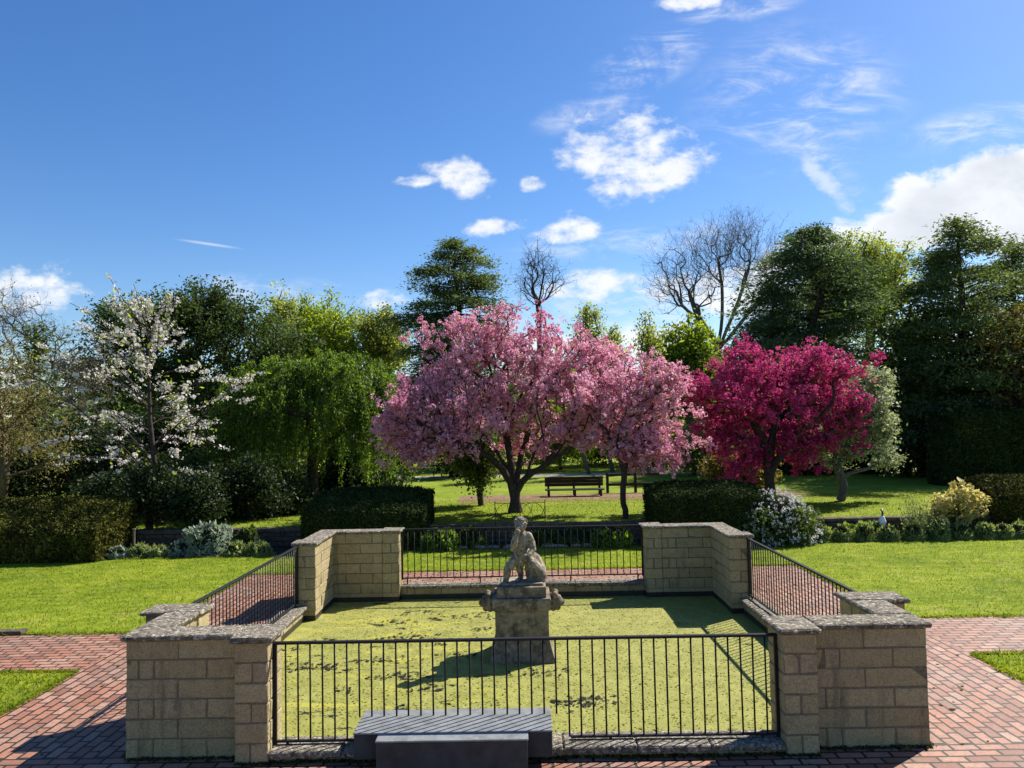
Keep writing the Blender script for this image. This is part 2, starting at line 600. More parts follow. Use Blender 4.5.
def algae_mat():
    mt, n, out = new_mat('algae_covered_water')
    oc = objco(n)
    big = n.noise(oc, 0.7, 5.0, 0.6, 0.6)
    med = n.noise(oc, 4.0, 6.0, 0.65, 0.5)
    fine = n.noise(oc, 38.0, 5.0, 0.75)
    vf = n.noise(oc, 120.0, 2.0, 0.7)
    k = n.math('ADD', n.math('MULTIPLY', med, 0.45), n.math('ADD', n.math('MULTIPLY', fine, 0.45), n.math('MULTIPLY', vf, 0.15)))
    c = n.ramp(k, ((0.36, (0.10, 0.108, 0.02)), (0.45, (0.21, 0.213, 0.038)), (0.55, (0.275, 0.27, 0.058)), (0.66, (0.35, 0.335, 0.09))))
    sp = n.node('ShaderNodeSeparateXYZ')
    n.put(sp.inputs[0], oc)
    # brighter yellow rafts mostly west of the pedestal
    wside = n.smooth(sp.outputs[0], 1.0, -1.6)
    mp = n.node('ShaderNodeMapping')
    mp.inputs['Scale'].default_value = (0.8, 1.5, 1.0)
    mp.inputs['Location'].default_value = (3.1, 0.4, 0)
    n.put(mp.inputs[0], oc)
    y = n.noise(mp.outputs[0], 1.3, 6.0, 0.62, 0.7)
    yf = n.math('MULTIPLY', n.smooth(n.math('ADD', y, n.math('MULTIPLY', n.math('SUBTRACT', fine, 0.5), 0.25)), 0.52, 0.63), n.math('MULTIPLY', wside, 0.8))
    c = n.mix(yf, c, (0.40, 0.37, 0.05, 1))
    # open dark water between the rafts
    mp3 = n.node('ShaderNodeMapping')
    mp3.inputs['Scale'].default_value = (1.0, 2.1, 1.0)
    mp3.inputs['Location'].default_value = (7.3, 2.2, 0)
    n.put(mp3.inputs[0], oc)
    hl = n.noise(mp3.outputs[0], 1.9, 7.0, 0.68, 0.5)
    thr = n.math('ADD', n.math('MULTIPLY', n.smooth(sp.outputs[0], 0.9, -1.0), 0.055), hl)
    hole = n.smooth(n.math('ADD', thr, n.math('MULTIPLY', n.math('SUBTRACT', n.noise(oc, 17.0, 3.0, 0.7), 0.5), 0.14)), 0.66, 0.695)
    c = n.mix(hole, c, (0.012, 0.013, 0.006, 1))
    rough = n.math('SUBTRACT', 0.8, n.math('MULTIPLY', hole, 0.65))
    principled(n, out, c, rough, n.math('MULTIPLY', n.math('ADD', n.math('MULTIPLY', fine, 0.8), med), n.math('SUBTRACT', 1.0, hole)), 0.7, 0.025, 0.3)
    return mt


M_BLOCK = stone_blocks()
M_WET = plain_mat('wet_dark_stone', (0.03, 0.028, 0.02), 0.5, 0.4, 14)
M_MORTAR = plain_mat('mortar', (0.17, 0.138, 0.085), 0.95, 0.3, 30)
M_COPING = mottled('lichen_coping', (0.05, 0.04, 0.029), (0.20, 0.168, 0.125), (0.60, 0.56, 0.46), 14.0, 0.43, 0.585, bstr=1.0, dist=0.016, pale_amt=0.82)
M_PED = mottled('weathered_stone', (0.06, 0.05, 0.035), (0.27, 0.215, 0.145), (0.48, 0.42, 0.32), 7.0, 0.40, 0.66, pale_amt=0.5)
M_STATUE = mottled('lichened_statue_stone', (0.055, 0.046, 0.033), (0.29, 0.24, 0.165), (0.58, 0.53, 0.42), 13.0, 0.42, 0.60, pale_amt=0.7)
M_IRON = plain_mat('black_painted_iron', (0.012, 0.012, 0.012), 0.5, 0.3, 40, 0.25, 0.2)
M_GREY_SHADED = plain_mat('grey_painted_board_shaded', (0.052, 0.054, 0.05), 0.75, 0.3, 7, 0.2, 0.2)  # box sides: their shade is put into the grey as a darker colour
M_GREY_LIT = mottled('worn_grey_paint_lit', (0.13, 0.135, 0.135), (0.21, 0.22, 0.22), (0.30, 0.31, 0.30), 6.0, 0.4, 0.66, bstr=0.3, dist=0.004, pale_amt=0.5)  # the same grey for the box top, sunlight painted in as a lighter tone
M_BRICK_X = brick_mat('brick_paving_along', False)
M_BRICK_Y = brick_mat('brick_paving_across', True)
M_LAWN = grass_ground('lawn_turf', (0.075, 0.12, 0.008), (0.165, 0.22, 0.014), (0.28, 0.305, 0.03), (0.34, 0.30, 0.08))
M_LAWN2 = grass_ground('upper_lawn_turf', (0.09, 0.14, 0.01), (0.17, 0.225, 0.017), (0.26, 0.29, 0.034), (0.26, 0.25, 0.07))
M_SOIL = plain_mat('soil', (0.045, 0.033, 0.022), 0.95, 0.5, 12, 0.1, 0.8)
M_ALGAE = algae_mat()
M_BLADE = leaf_mat('grass_blade', (0.10, 0.152, 0.008), (0.18, 0.24, 0.014), (0.30, 0.325, 0.036), 0.6, 2.2, 0.5, 0.2, (1.25, 1.2, 0.5))
M_GRAVEL = plain_mat('gravel_path', (0.36, 0.32, 0.26), 0.95, 0.3, 25, 0.1, 0.4)
M_BARESOIL = plain_mat('bare_soil_strip', (0.20, 0.13, 0.08), 0.95, 0.35, 6, 0.1, 0.4)
M_BARK = bark_mat('dark_bark', (0.022, 0.017, 0.013), (0.085, 0.068, 0.052))
M_BARK_G = bark_mat('grey_bark', (0.055, 0.048, 0.038), (0.17, 0.15, 0.12))
M_BARK_P = bark_mat('pale_bark', (0.16, 0.13, 0.10), (0.36, 0.31, 0.25))
M_BARK_T = bark_mat('tan_bark', (0.07, 0.052, 0.03), (0.19, 0.145, 0.085))
M_WOOD = plain_mat('weathered_wood', (0.13, 0.10, 0.07), 0.85, 0.35, 14)
M_DKWOOD = plain_mat('dark_wood', (0.03, 0.022, 0.016), 0.75, 0.35, 14)
M_CORE = plain_mat('hedge_twigs', (0.018, 0.02, 0.009), 0.95, 0.5, 9, 0.05, 0.6)
M_RETW = mottled('mossy_retaining_stone', (0.05, 0.04, 0.03), (0.15, 0.11, 0.075), (0.26, 0.22, 0.16), 8.0, 0.4, 0.66, pale_amt=0.5)

L_YEW = leaf_mat('yew_leaf', (0.027, 0.045, 0.015), (0.054, 0.087, 0.024), (0.1125, 0.15, 0.039), 0.45, 0.5)
L_EVER = leaf_mat('evergreen_leaf', (0.0338, 0.0562, 0.0263), (0.0675, 0.1087, 0.0469), (0.1313, 0.1875, 0.075), 0.5, 0.45)
L_CEDAR = leaf_mat('cedar_leaf', (0.044, 0.068, 0.028), (0.0901, 0.1301, 0.048), (0.1801, 0.2201, 0.072), 0.5, 0.5)
L_DARK = leaf_mat('deep_shrub_leaf', (0.012, 0.022, 0.008), (0.024, 0.042, 0.012), (0.06, 0.085, 0.02), 0.25, 0.5)
L_SPRING = leaf_mat('spring_leaf', (0.1294, 0.1796, 0.0173), (0.2444, 0.3163, 0.0316), (0.4025, 0.4744, 0.0646), 0.6, 0.5)
L_OLIVE = leaf_mat('olive_leaf', (0.1121, 0.1375, 0.0299), (0.2242, 0.2542, 0.0568), (0.3588, 0.3812, 0.0971), 0.6, 0.5)
L_PALE = leaf_mat('pale_spring_leaf', (0.15, 0.1875, 0.0438), (0.275, 0.3187, 0.0813), (0.4125, 0.4375, 0.1375), 0.6, 0.5)
L_WEEP = leaf_mat('weeping_leaf', (0.0503, 0.105, 0.013), (0.1174, 0.1976, 0.0227), (0.246, 0.3458, 0.0455), 0.55, 0.7)
L_SHRUB = leaf_mat('shrub_leaf', (0.0351, 0.0606, 0.016), (0.0798, 0.1196, 0.0272), (0.1755, 0.2233, 0.0479), 0.5, 0.6)
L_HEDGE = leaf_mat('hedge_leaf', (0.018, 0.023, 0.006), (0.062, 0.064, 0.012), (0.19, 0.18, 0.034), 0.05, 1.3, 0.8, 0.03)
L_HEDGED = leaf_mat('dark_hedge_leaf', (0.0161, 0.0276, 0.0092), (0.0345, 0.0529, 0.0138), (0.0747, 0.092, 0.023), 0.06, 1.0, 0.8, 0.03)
L_TAN = leaf_mat('tan_twig_leaf', (0.13, 0.1105, 0.039), (0.221, 0.1885, 0.0715), (0.325, 0.2925, 0.1105), 0.45, 0.6)
L_BROWN = leaf_mat('bronze_leaf', (0.0825, 0.0675, 0.021), (0.165, 0.1275, 0.0375), (0.255, 0.21, 0.0525), 0.45, 0.6)
L_SAGE = leaf_mat('sage_leaf', (0.161, 0.207, 0.1495), (0.2645, 0.322, 0.23), (0.414, 0.4715, 0.3565), 0.3, 2.0, tint=(1.1, 1.1, 0.8))
L_MOUND = leaf_mat('mound_leaf', (0.13, 0.182, 0.065), (0.247, 0.3055, 0.117), (0.403, 0.455, 0.195), 0.45, 2.0)
L_WBEAM = leaf_mat('silvery_leaf', (0.14, 0.175, 0.085), (0.32, 0.36, 0.22), (0.58, 0.61, 0.46), 0.4, 0.8, tint=(1.1, 1.1, 0.7))
L_YPALE = leaf_mat('pale_yellow_leaf', (0.336, 0.312, 0.084), (0.54, 0.48, 0.192), (0.744, 0.66, 0.336), 0.5, 2.0, tint=(1.1, 1.05, 0.7))
P_PINK = leaf_mat('pink_petal', (0.60, 0.19, 0.285), (0.78, 0.40, 0.48), (0.90, 0.69, 0.74), 0.45, 0.9, 0.6, 0.15, (1.0, 0.85, 0.95))
P_MAG = leaf_mat('magenta_petal', (0.33, 0.016, 0.105), (0.53, 0.048, 0.195), (0.70, 0.17, 0.34), 0.45, 0.9, 0.6, 0.15, (1.05, 0.8, 0.95))
P_WHITE = leaf_mat('white_petal', (0.58, 0.52, 0.45), (0.71, 0.66, 0.59), (0.80, 0.77, 0.71), 0.35, 0.9, 0.6, 0.15, (1.0, 1.0, 0.97))
P_BUD = leaf_mat('shrub_white_petal', (0.48, 0.47, 0.44), (0.62, 0.61, 0.57), (0.74, 0.73, 0.69), 0.3, 0.9, 0.6, 0.15, (1.0, 1.0, 1.0))

# ------------------------------------------------------------------ ground, paving, lawns, water
ZG = -0.05          # paving level
YF, YB, XO = 6.70, 13.34, 3.43      # outer faces of the pond walls


def sheet(rects, z, name, mt, sub=0.0):
    b = Buf()
    for (x0, x1, y0, y1) in rects:
        b.add([(x0, y0, z), (x1, y0, z), (x1, y1, z), (x0, y1, z)], [(0, 1, 2, 3)])
    return struct(b.build(name, mt))


hx, hy0, hy1 = 3.43, 6.75, 13.32
sheet([(-500, 500, -200, hy0), (-500, -hx, hy0, hy1), (hx, 500, hy0, hy1), (-500, 500, hy1, 18.6)], ZG - 0.012, 'ground', M_SOIL)
RX = 5.25
sheet([(-RX, RX, -8, hy0), (-RX - 9, -RX, 9.12, 10.84), (RX, RX + 9, 9.2, 10.94), (-RX, RX, hy1, 14.97), (-RX - 9, -RX, -8, -4), (RX, RX + 9, -8, -4)], ZG, 'brick_path', M_BRICK_X)
sheet([(-RX, -hx, hy0, hy1), (hx, RX, hy0, hy1)], ZG, 'brick_path', M_BRICK_Y)
LAWN_RECTS = [(-60, -RX, 10.84, 16.95), (RX, 60, 10.94, 17.6), (-RX, RX, 14.97, 17.4)]
PATCH_RECTS = [(-RX - 9, -RX, -4, 9.12), (RX, RX + 9, -4, 9.2)]
sheet(LAWN_RECTS, ZG + 0.006, 'lawn', M_LAWN)
sheet(PATCH_RECTS, ZG + 0.006, 'lawn', M_LAWN)
sheet([(-60, -RX, 16.95, 18.5), (-RX, RX, 17.4, 18.5), (RX, 60, 17.6, 18.5)], ZG + 0.012, 'border_soil', M_SOIL)
ZU = 0.35
sheet([(-500, 500, 18.55, 900)], ZU, 'upper_lawn', M_LAWN2)
sheet([(-2.0, 9.0, 23.8, 26.2)], ZU + 0.004, 'soil_strip', M_BARESOIL)
sheet([(-20, 40, 35.0, 36.8)], ZU + 0.004, 'path', M_GRAVEL)
sheet([(-hx, hx, hy0, hy1)], -0.19, 'pond_water', M_ALGAE)


def grass_blades(rects, z, dens, h, name, label, vis):
    b = Buf()
    for (x0, x1, y0, y1) in rects:
        n = int((x1 - x0) * (y1 - y0) * dens)
        p = np.stack((rng.uniform(x0, x1, n), rng.uniform(y0, y1, n)), 1)
        p = p[np.abs(p[:, 0]) < p[:, 1] * 0.70 + 0.5]
        n = len(p)
        if n == 0:
            continue
        th = rng.uniform(0, 2 * math.pi, n)
        hh = h * np.exp(rng.normal(0, 0.35, n))
        wd = rng.uniform(0.006, 0.012, n)
        lean = rng.normal(0, 0.5, (n, 2)) * hh[:, None]
        dx, dy = np.cos(th) * wd, np.sin(th) * wd
        v = np.stack((np.stack((p[:, 0] - dx, p[:, 1] - dy, np.full(n, z)), 1), np.stack((p[:, 0] + dx, p[:, 1] + dy, np.full(n, z)), 1),
                      np.stack((p[:, 0] + lean[:, 0], p[:, 1] + lean[:, 1], z + hh), 1)), 1).reshape(-1, 3)
        b.add(v, np.arange(3 * n).reshape(n, 3))
    o = b.build(name, M_BLADE)
    return tag(o, label, 'grass', kind='stuff')


grass_blades([(-12.5, -RX + 0.02, 10.81, 17.0), (RX - 0.02, 12.5, 10.91, 17.65), (-RX, RX, 14.95, 17.45)], ZG, 900, 0.022, 'grass',
             'mown bright green grass of the lawn around the pond', None)
grass_blades([(-7.0, -RX + 0.03, 5.5, 9.15), (RX - 0.03, 7.0, 5.5, 9.23)], ZG, 2200, 0.026, 'grass', 'short grass of the small plots cut off by brick path', None)
grass_blades([(-12, 13, 18.75, 24.8)], ZU, 260, 0.03, 'grass', 'sunlit grass of the raised lawn under the blossom trees', None)


def fringe(edges, z, name, label):
    b = Buf()
    for (x0, y0, x1, y1, sx, sy) in edges:
        L = math.hypot(x1 - x0, y1 - y0)
        n = int(L * 420)
        s_ = rng.uniform(0, 1, n)
        amp = 0.03 + 0.05 * (0.5 + 0.5 * np.sin(s_ * L * 3.1 + 1) * np.sin(s_ * L * 7.7)) + 0.04 * (np.sin(s_ * L * 1.3) > 0.5)
        o = rng.uniform(-0.5, 1, n) * amp
        p = np.stack((x0 + (x1 - x0) * s_ + sx * o, y0 + (y1 - y0) * s_ + sy * o, np.full(n, z + 0.012)), 1)
        b.leaves(p, 0.05, 0.2, 0.3, 0, var=0.4)
    tag(b.build(name, M_BLADE), label, 'grass', kind='stuff')


fringe([(-12, 10.84, -RX, 10.84, 0, -1), (RX, 10.94, 12, 10.94, 0, -1), (-RX, 10.84, -RX, 15.0, 1, 0), (RX, 10.94, RX, 15.0, -1, 0), (-RX, 14.97, RX, 14.97, 0, -1),
        (-9, 9.12, -RX, 9.12, 0, 1), (-RX, 5.5, -RX, 9.12, 1, 0), (RX, 9.2, 9, 9.2, 0, 1), (RX, 5.5, RX, 9.2, -1, 0),
        (-12, 16.95, -RX, 16.95, 0, 1), (-RX, 17.4, RX, 17.4, 0, 1), (RX, 17.6, 13, 17.6, 0, 1)], ZG, 'grass_edge', 'ragged grass growing over the edges of lawn and brick path')

# algae flakes and sunken leaves on the pond
M_FLAKE = leaf_mat('algae_flake', (0.14, 0.145, 0.03), (0.25, 0.245, 0.06), (0.37, 0.35, 0.10), 0.1, 1.2, 0.9, 0.03)
M_ROT = plain_mat('rotten_leaf', (0.012, 0.011, 0.007), 0.85, 0.4, 20)
b = Buf()
p = np.stack((rng.uniform(-3.1, 3.1, 15000), rng.uniform(6.9, 13.05, 15000), np.full(15000, -0.186)), 1)
p[:, 2] += rng.uniform(0, 0.006, len(p))
b.leaves(p, 0.02, 0.75, 9.0, 0, var=0.35, fold=0.03)
tag(b.build('pond_algae', M_FLAKE), 'yellow green algae flakes floating over the pond', 'algae', kind='stuff')
b = Buf()
for (px, py, r, n) in ((397, 677, .16, 80), (385, 660, .2, 90), (410, 637, .22, 120), (470, 640, .1, 30), (300, 665, .3, 80), (330, 668, .2, 60), (575, 704, .2, 130), (590, 699, .14, 50), (540, 672, .2, 90), (402, 708, .12, 30),
                       (350, 690, .12, 30), (420, 690, .14, 40), (455, 655, .14, 40), (470, 617, .2, 70), (395, 622, .22, 70), (420, 612, .2, 60), (590, 740, .1, 25), (480, 630, .16, 40), (325, 640, .1, 25), (440, 645, .1, 25)):
    d = _f + R_ * ((px - 512) / F_PX) + U_ * ((384 - py) / F_PX)
    t_ = (-0.186 - CAM_H) / d.z
    c = np.array((CAM_X + d.x * t_, d.y * t_, -0.183))
    q = c + np.stack((rng.normal(0, r, n), rng.normal(0, r * 0.45, n), rng.uniform(0, 0.006, n)), 1)
    q = q[(np.abs(q[:, 0]) < 3.1) & (q[:, 1] > 6.9) & (q[:, 1] < 13)]
    q = q[::2]
    b.leaves(q, 0.055, 0.5, 6.0, 0, var=0.4, fold=0.05)
tag(b.build('floating_leaves', M_ROT), 'dark rotten leaves and twigs drifting on the green pond', 'leaves', kind='stuff')


# ------------------------------------------------------------------ pond walls, copings, railings
WT, CT = 0.952, 0.046          # wall top, coping thickness
COURSE = (WT - ZG) / 6


def block_leg(b, x0, x1, y0, y1, z0, z1, pattern, courses):
    """a wall leg of coursed blocks, with the mortar a little behind the faces"""
    x0, x1 = min(x0, x1), max(x0, x1)
    y0, y1 = min(y0, y1), max(y0, y1)
    e = 0.005
    b.box(x0 + e, x1 - e, y0 + e, y1 - e, z0, z1 - 0.002, mat=1)
    ch = (z1 - z0) / courses
    alongx = (x1 - x0) >= (y1 - y0) if pattern != 'px' else True
    L = (x1 - x0) if alongx else (y1 - y0)
    for i in range(courses):
        if pattern in ('px', 'py'):
            cuts = [0, L] if i % 2 == 1 else [0, L * rng.uniform(0.46, 0.54), L]
        else:
            st = 0.45
            cuts = [0]
            p = st
            if i % 2 == 0:
                cuts.append(0.11)
                p = 0.11 + 0.13
            while p < L - 0.09:
                cuts.append(p)
                p += 0.455 + rng.normal(0, 0.004)
            cuts.append(L)
        for a, c in zip(cuts[:-1], cuts[1:]):
            g = 0.0028
            lo, hi = a + (g if a > 0 else 0), c - (g if c < L else 0)
            off = rng.uniform(-0.003, 0.004, 4)
            zz0, zz1 = z0 + i * ch + g, z0 + (i + 1) * ch - g
            if alongx:
                b.box(x0 + lo, x0 + hi, y0 - off[0], y1 + off[1], zz0, zz1, bev=0.010, jit=0.0024)
            else:
                b.box(x0 - off[0], x1 + off[1], y0 + lo, y0 + hi, zz0, zz1, bev=0.010, jit=0.0024)


def slabs(b, x0, x1, y0, y1, z0, z1, piece=0.62):
    x0, x1 = min(x0, x1), max(x0, x1)
    y0, y1 = min(y0, y1), max(y0, y1)
    alongx = (x1 - x0) >= (y1 - y0)
    L = (x1 - x0) if alongx else (y1 - y0)
    k = max(1, round(L / piece))
    for i in range(k):
        a, c = i * L / k + (0.003 if i else 0), (i + 1) * L / k - (0.003 if i < k - 1 else 0)
        dz = rng.uniform(-0.004, 0.004)
        if alongx:
            b.box(x0 + a, x0 + c, y0, y1, z0, z1 + dz, bev=0.012, jit=0.002)
        else:
            b.box(x0, x1, y0 + a, y0 + c, z0, z1 + dz, bev=0.012, jit=0.002)


TH, PW = 0.25, 0.28
XE, XEB = 2.165, 2.075          # inner ends of the front and back piers


def corner_wall(sx, front, label):
    fx = lambda u: sx * (XO - u)
    fy = (lambda v: YF + v) if front else (lambda v: YB - v)
    LA = XO - (XE if front else XEB)
    LB = 1.15 if front else 1.46
    PJ = 0.13
    PS = 0.26 if front else 0.07
    t = thing('corner_wall', label, 'stone wall', (fx(0.1), fy(0.1), ZG), 'stone corner walls of the pond')
    b = Buf()
    zb = -0.45
    zc = 6
    z0 = ZG
    # below paving on the pond side the blocks carry on down to the water
    for args, pat in (((fx(0), fx(LA - PW), fy(0), fy(TH)), 'run'), ((fx(LA - PW), fx(LA), fy(-PJ), fy(TH + 0.01)), 'px'),
                      ((fx(0), fx(TH), fy(TH), fy(LB - PW)), 'run'), ((fx(-PS), fx(TH + 0.01), fy(LB - PW), fy(LB)), 'py')):
        block_leg(b, *args, z0, WT, pat, zc)
        x0, x1, y0, y1 = args
        b.box(min(x0, x1) + 0.004, max(x0, x1) - 0.004, min(y0, y1) + 0.004, max(y0, y1) - 0.004, -0.11, z0, mat=0)
        b.box(min(x0, x1) + 0.006, max(x0, x1) - 0.006, min(y0, y1) + 0.006, max(y0, y1) - 0.006, zb, -0.11, mat=2)
    b.build('wall', [M_BLOCK, M_MORTAR, M_WET], t)
    b = Buf()
    o = 0.04
    slabs(b, fx(-o), fx(LA - PW - o), fy(-o), fy(TH + o), WT, WT + CT, 0.75)
    slabs(b, fx(LA - PW - o + 0.004), fx(LA + o), fy(-PJ - o), fy(TH + o + 0.01), WT, WT + CT)
    slabs(b, fx(-o), fx(TH + o), fy(TH + o + 0.004), fy(LB - PW - o), WT, WT + CT, 0.75)
    slabs(b, fx(-PS - o), fx(TH + o + 0.01), fy(LB - PW - o + 0.004), fy(LB + o), WT, WT + CT)
    b.build('coping', M_COPING, t)
    return t


corner_wall(-1, True, 'honey stone corner wall nearest the viewer at left, beside brick path in shadow')
corner_wall(1, True, 'honey stone corner wall nearest the viewer at right, beside sunny brick path')
corner_wall(-1, False, 'far left stone corner wall with one brightly sunlit inner face')
corner_wall(1, False, 'far right stone corner wall, all faces shaded, casting shadow on algae')

XL = XO + 0.015          # middle line of the low side walls and railings
YE0, YE1 = YF + 1.15, YB - 1.46
LZ = 0.05
YRF, YRB = 6.72, 13.33          # middle lines of the low walls at the front and the back


def low_wall(x0, x1, y0, y1, label):
    t = thing('low_wall', label, 'low wall', ((x0 + x1) / 2, (y0 + y1) / 2, ZG), 'low pond walls under the railings')
    b = Buf()
    block_leg(b, x0, x1, y0, y1, -0.11, LZ - 0.055, 'run', 1)
    b.box(x0 + 0.006, x1 - 0.006, y0 + 0.006, y1 - 0.006, -0.45, -0.11, mat=2)
    b.build('wall', [M_BLOCK, M_MORTAR, M_WET], t)
    b = Buf()
    g, o = 0.003, 0.055
    if abs(x1 - x0) > abs(y1 - y0):
        slabs(b, x0 + g, x1 - g, y0 - o, y1 + o, LZ - 0.055, LZ)
    else:
        slabs(b, x0 - o, x1 + o, y0 + g, y1 - g, LZ - 0.055, LZ)
    b.build('coping', M_COPING, t)


low_wall(-XE, XE, YRF - 0.11, YRF + 0.11, 'low lichen capped wall under the nearest railing, behind grey steps')
low_wall(-XEB, XEB, YRB - 0.11, YRB + 0.11, 'low lichen capped wall under the farthest railing, behind the statue')
low_wall(-XL - 0.11, -XL + 0.11, YE0, YE1, 'low lichen capped wall along the left of pond, inner face sunlit')
low_wall(XL - 0.11, XL + 0.11, YE0, YE1, 'low lichen capped wall along the right of pond, inner face shaded')

RT, RB = 0.893, 0.068


def railing(p0, p1, label, n, skip=None, feet=(), RT=RT, RB=RB):
    """flat bar railing from p0 to p1 with round bars between two rails"""
    p0, p1 = np.array(p0, float), np.array(p1, float)
    L = np.linalg.norm(p1 - p0)
    d = (p1 - p0) / L
    t = thing('railing', label, 'railing', ((p0 + p1) / 2).tolist() + [LZ], 'black iron railings round the pond')
    hor = abs(d[0]) > 0.5

    def bar(name, s0, s1, half, z0, z1):
        a, c = p0 + d * s0, p0 + d * s1
        b = Buf()
        if hor:
            b.box(a[0], c[0], a[1] - half, a[1] + half, z0, z1, bev=0.003)
        else:
            b.box(a[0] - half, a[0] + half, a[1], c[1], z0, z1, bev=0.003)
        return b.build(name, M_IRON, t)
    bar('top_rail', 0, L, 0.022, RT, RT + 0.022)
    if skip:
        bar('bottom_rail', 0.03, skip[0], 0.016, RB, RB + 0.018)
        bar('bottom_rail', skip[1], L - 0.03, 0.016, RB, RB + 0.018)
    else:
        bar('bottom_rail', 0.03, L - 0.03, 0.016, RB, RB + 0.018)
    for s in (0.0, L - 0.03):
        bar('post', s, s + 0.03, 0.015, RB - 0.02, RT)
    for s in feet:
        bar('foot', s - 0.011, s + 0.011, 0.011, LZ - 0.004, RB)
    for i in range(1, n):
        s = L * i / n
        q = p0 + d * s
        zb = RB + 0.01
        if skip and skip[0] - 0.01 < s < skip[1] - 0.04:
            zb = 0.27
        b = Buf()
        jx = rng.normal(0, 0.0015, 2)
        b.tube([(q[0] + jx[0], q[1], zb), (q[0], q[1], RT + 0.004)], 0.0078, 8)
        b.build('baluster', M_IRON, t)


yr0, yr1, xr = YRF, YRB, XL
railing((-XE, yr0), (XE, yr0), 'nearest black railing, its bars standing on the grey steps', 41, skip=(XE - 1.47, XE + 0.38), feet=(0.12, XE + 0.72, 2 * XE - 0.15))
railing((-XEB, yr1), (XEB, yr1), 'farthest black railing between the two far stone corners', 37, feet=(0.1, 1.35, 2.9, 2 * XEB - 0.1), RT=0.965, RB=0.14)
railing((-xr, YE0), (-xr, YE1), 'black railing along the left of pond with shadow on brick', 38, feet=(0.12, 2.0, 3.9), RT=0.93, RB=0.09)
railing((xr, YE0), (xr, YE1), 'black railing along the right of pond casting bar shadows on algae', 38, feet=(0.12, 2.0, 3.9), RT=0.93, RB=0.09)

# moss and blown litter; at the wall feet also standing for their shadow line
L_MOSS = leaf_mat('moss', (0.02, 0.024, 0.008), (0.05, 0.055, 0.015), (0.10, 0.085, 0.04), 0.1, 3.0, 0.9, 0.03)
b = Buf()
for (x0, y0, x1, y1, nx_, ny_) in ((-XO, YF, -XE - PW, YF, 0, -1), (XE + PW, YF, XO, YF, 0, -1), (-XE - PW, YF - 0.13, -XE, YF - 0.13, 0, -1), (XE, YF - 0.13, XE + PW, YF - 0.13, 0, -1),
                                   (-XE, YRF - 0.12, XE, YRF - 0.12, 0, -1), (-XO, YF, -XO, YF + 0.87, -1, 0), (XO, YF, XO, YF + 0.87, 1, 0)):
    n = int(math.hypot(x1 - x0, y1 - y0) * 420)
    q = rng.uniform(0, 1, n)
    o = np.abs(rng.normal(0, 0.022, n)) * (0.5 + np.sin(q * 19 + x0) ** 2)
    b.leaves(np.stack((x0 + (x1 - x0) * q + nx_ * o, y0 + (y1 - y0) * q + ny_ * o, ZG + rng.uniform(0.002, 0.02, n)), 1), 0.022, 0.6, 0.8, var=0.4)
p = np.stack((rng.uniform(-8, 8, 900), rng.uniform(5.4, 15, 900), np.full(900, ZG + 0.004)), 1)
p = p[((np.abs(p[:, 0]) > XO + 0.1) & (np.abs(p[:, 0]) < RX)) | (p[:, 1] < YF - 0.15)]
b.leaves(p, 0.035, 0.5, 5.0, var=0.5)
tag(b.build('moss_litter', L_MOSS), 'moss and dry leaf litter along the wall feet and on the brick path', 'moss', kind='stuff')

# grey steps over the near wall
t = thing('step_box', 'grey painted wooden step box set over the near pond wall', 'steps', (-0.55, 6.4, ZG))
b = Buf()
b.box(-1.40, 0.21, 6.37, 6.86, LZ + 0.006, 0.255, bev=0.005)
b.build('platform', M_GREY_SHADED, t)
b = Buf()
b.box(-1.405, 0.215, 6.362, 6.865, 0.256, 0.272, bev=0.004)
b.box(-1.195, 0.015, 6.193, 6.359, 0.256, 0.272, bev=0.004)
b.build('lit_top_layer', M_GREY_LIT, t)  # thin layer added to carry the painted sunlit tone of the box top
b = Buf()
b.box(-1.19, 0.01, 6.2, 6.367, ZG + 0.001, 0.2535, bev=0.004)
b.build('step', M_GREY_SHADED, t)

# stone slab at the lawn edge on the left
b = Buf()
b.box(-8.6, -7.0, 10.80, 10.98, ZG - 0.01, ZG + 0.05, bev=0.012, jit=0.003)
tag(b.build('stone_slab', M_RETW, None, (-7.8, 10.9, ZG)), 'flat stone edging slab where left lawn meets brick path', 'edging stone')


# ------------------------------------------------------------------ pedestal and statue
def remeshed(b, name, mt, parent, vox):
    o = b.build(name, mt, parent)
    r = o.modifiers.new('merge', 'REMESH')
    r.mode = 'VOXEL'
    r.voxel_size = vox
    r.use_smooth_shade = True
    s = o.modifiers.new('smooth', 'SMOOTH')
    s.factor = 0.5
    s.iterations = 2
    return o


def limb(b, pts, rads, k=4):
    """overlapping balls along a tapered limb"""
    pts = np.array(pts, float)
    for i in range(len(pts) - 1):
        n = max(2, int(np.linalg.norm(pts[i + 1] - pts[i]) / 0.018))
        for j in range(n + 1):
            s = j / n
            b.ball(pts[i] * (1 - s) + pts[i + 1] * s, rads[i] * (1 - s) + rads[i + 1] * s, seg=10, rings=7)


PX, PY = -0.02, 10.0
SY, SZ0, SZS = 0.33, 0.722, 0.885       # the statue's place and height on its plinth
ped = thing('pedestal', 'square weathered stone pedestal standing in the green pond', 'pedestal', (PX, PY, -0.19))


def frustum(b, prof):
    """square stack of (half width, z)"""
    v, q = [], []
    for h, z in prof:
        v += [(PX - h, PY - h, z), (PX + h, PY - h, z), (PX + h, PY + h, z), (PX - h, PY + h, z)]
    for i in range(len(prof) - 1):
        for j in range(4):
            q.append((4 * i + j, 4 * i + (j + 1) % 4, 4 * i + 4 + (j + 1) % 4, 4 * i + 4 + j))
    q.append((3, 2, 1, 0))
    n = 4 * (len(prof) - 1)
    q.append((n, n + 1, n + 2, n + 3))
    b.add(v, q)


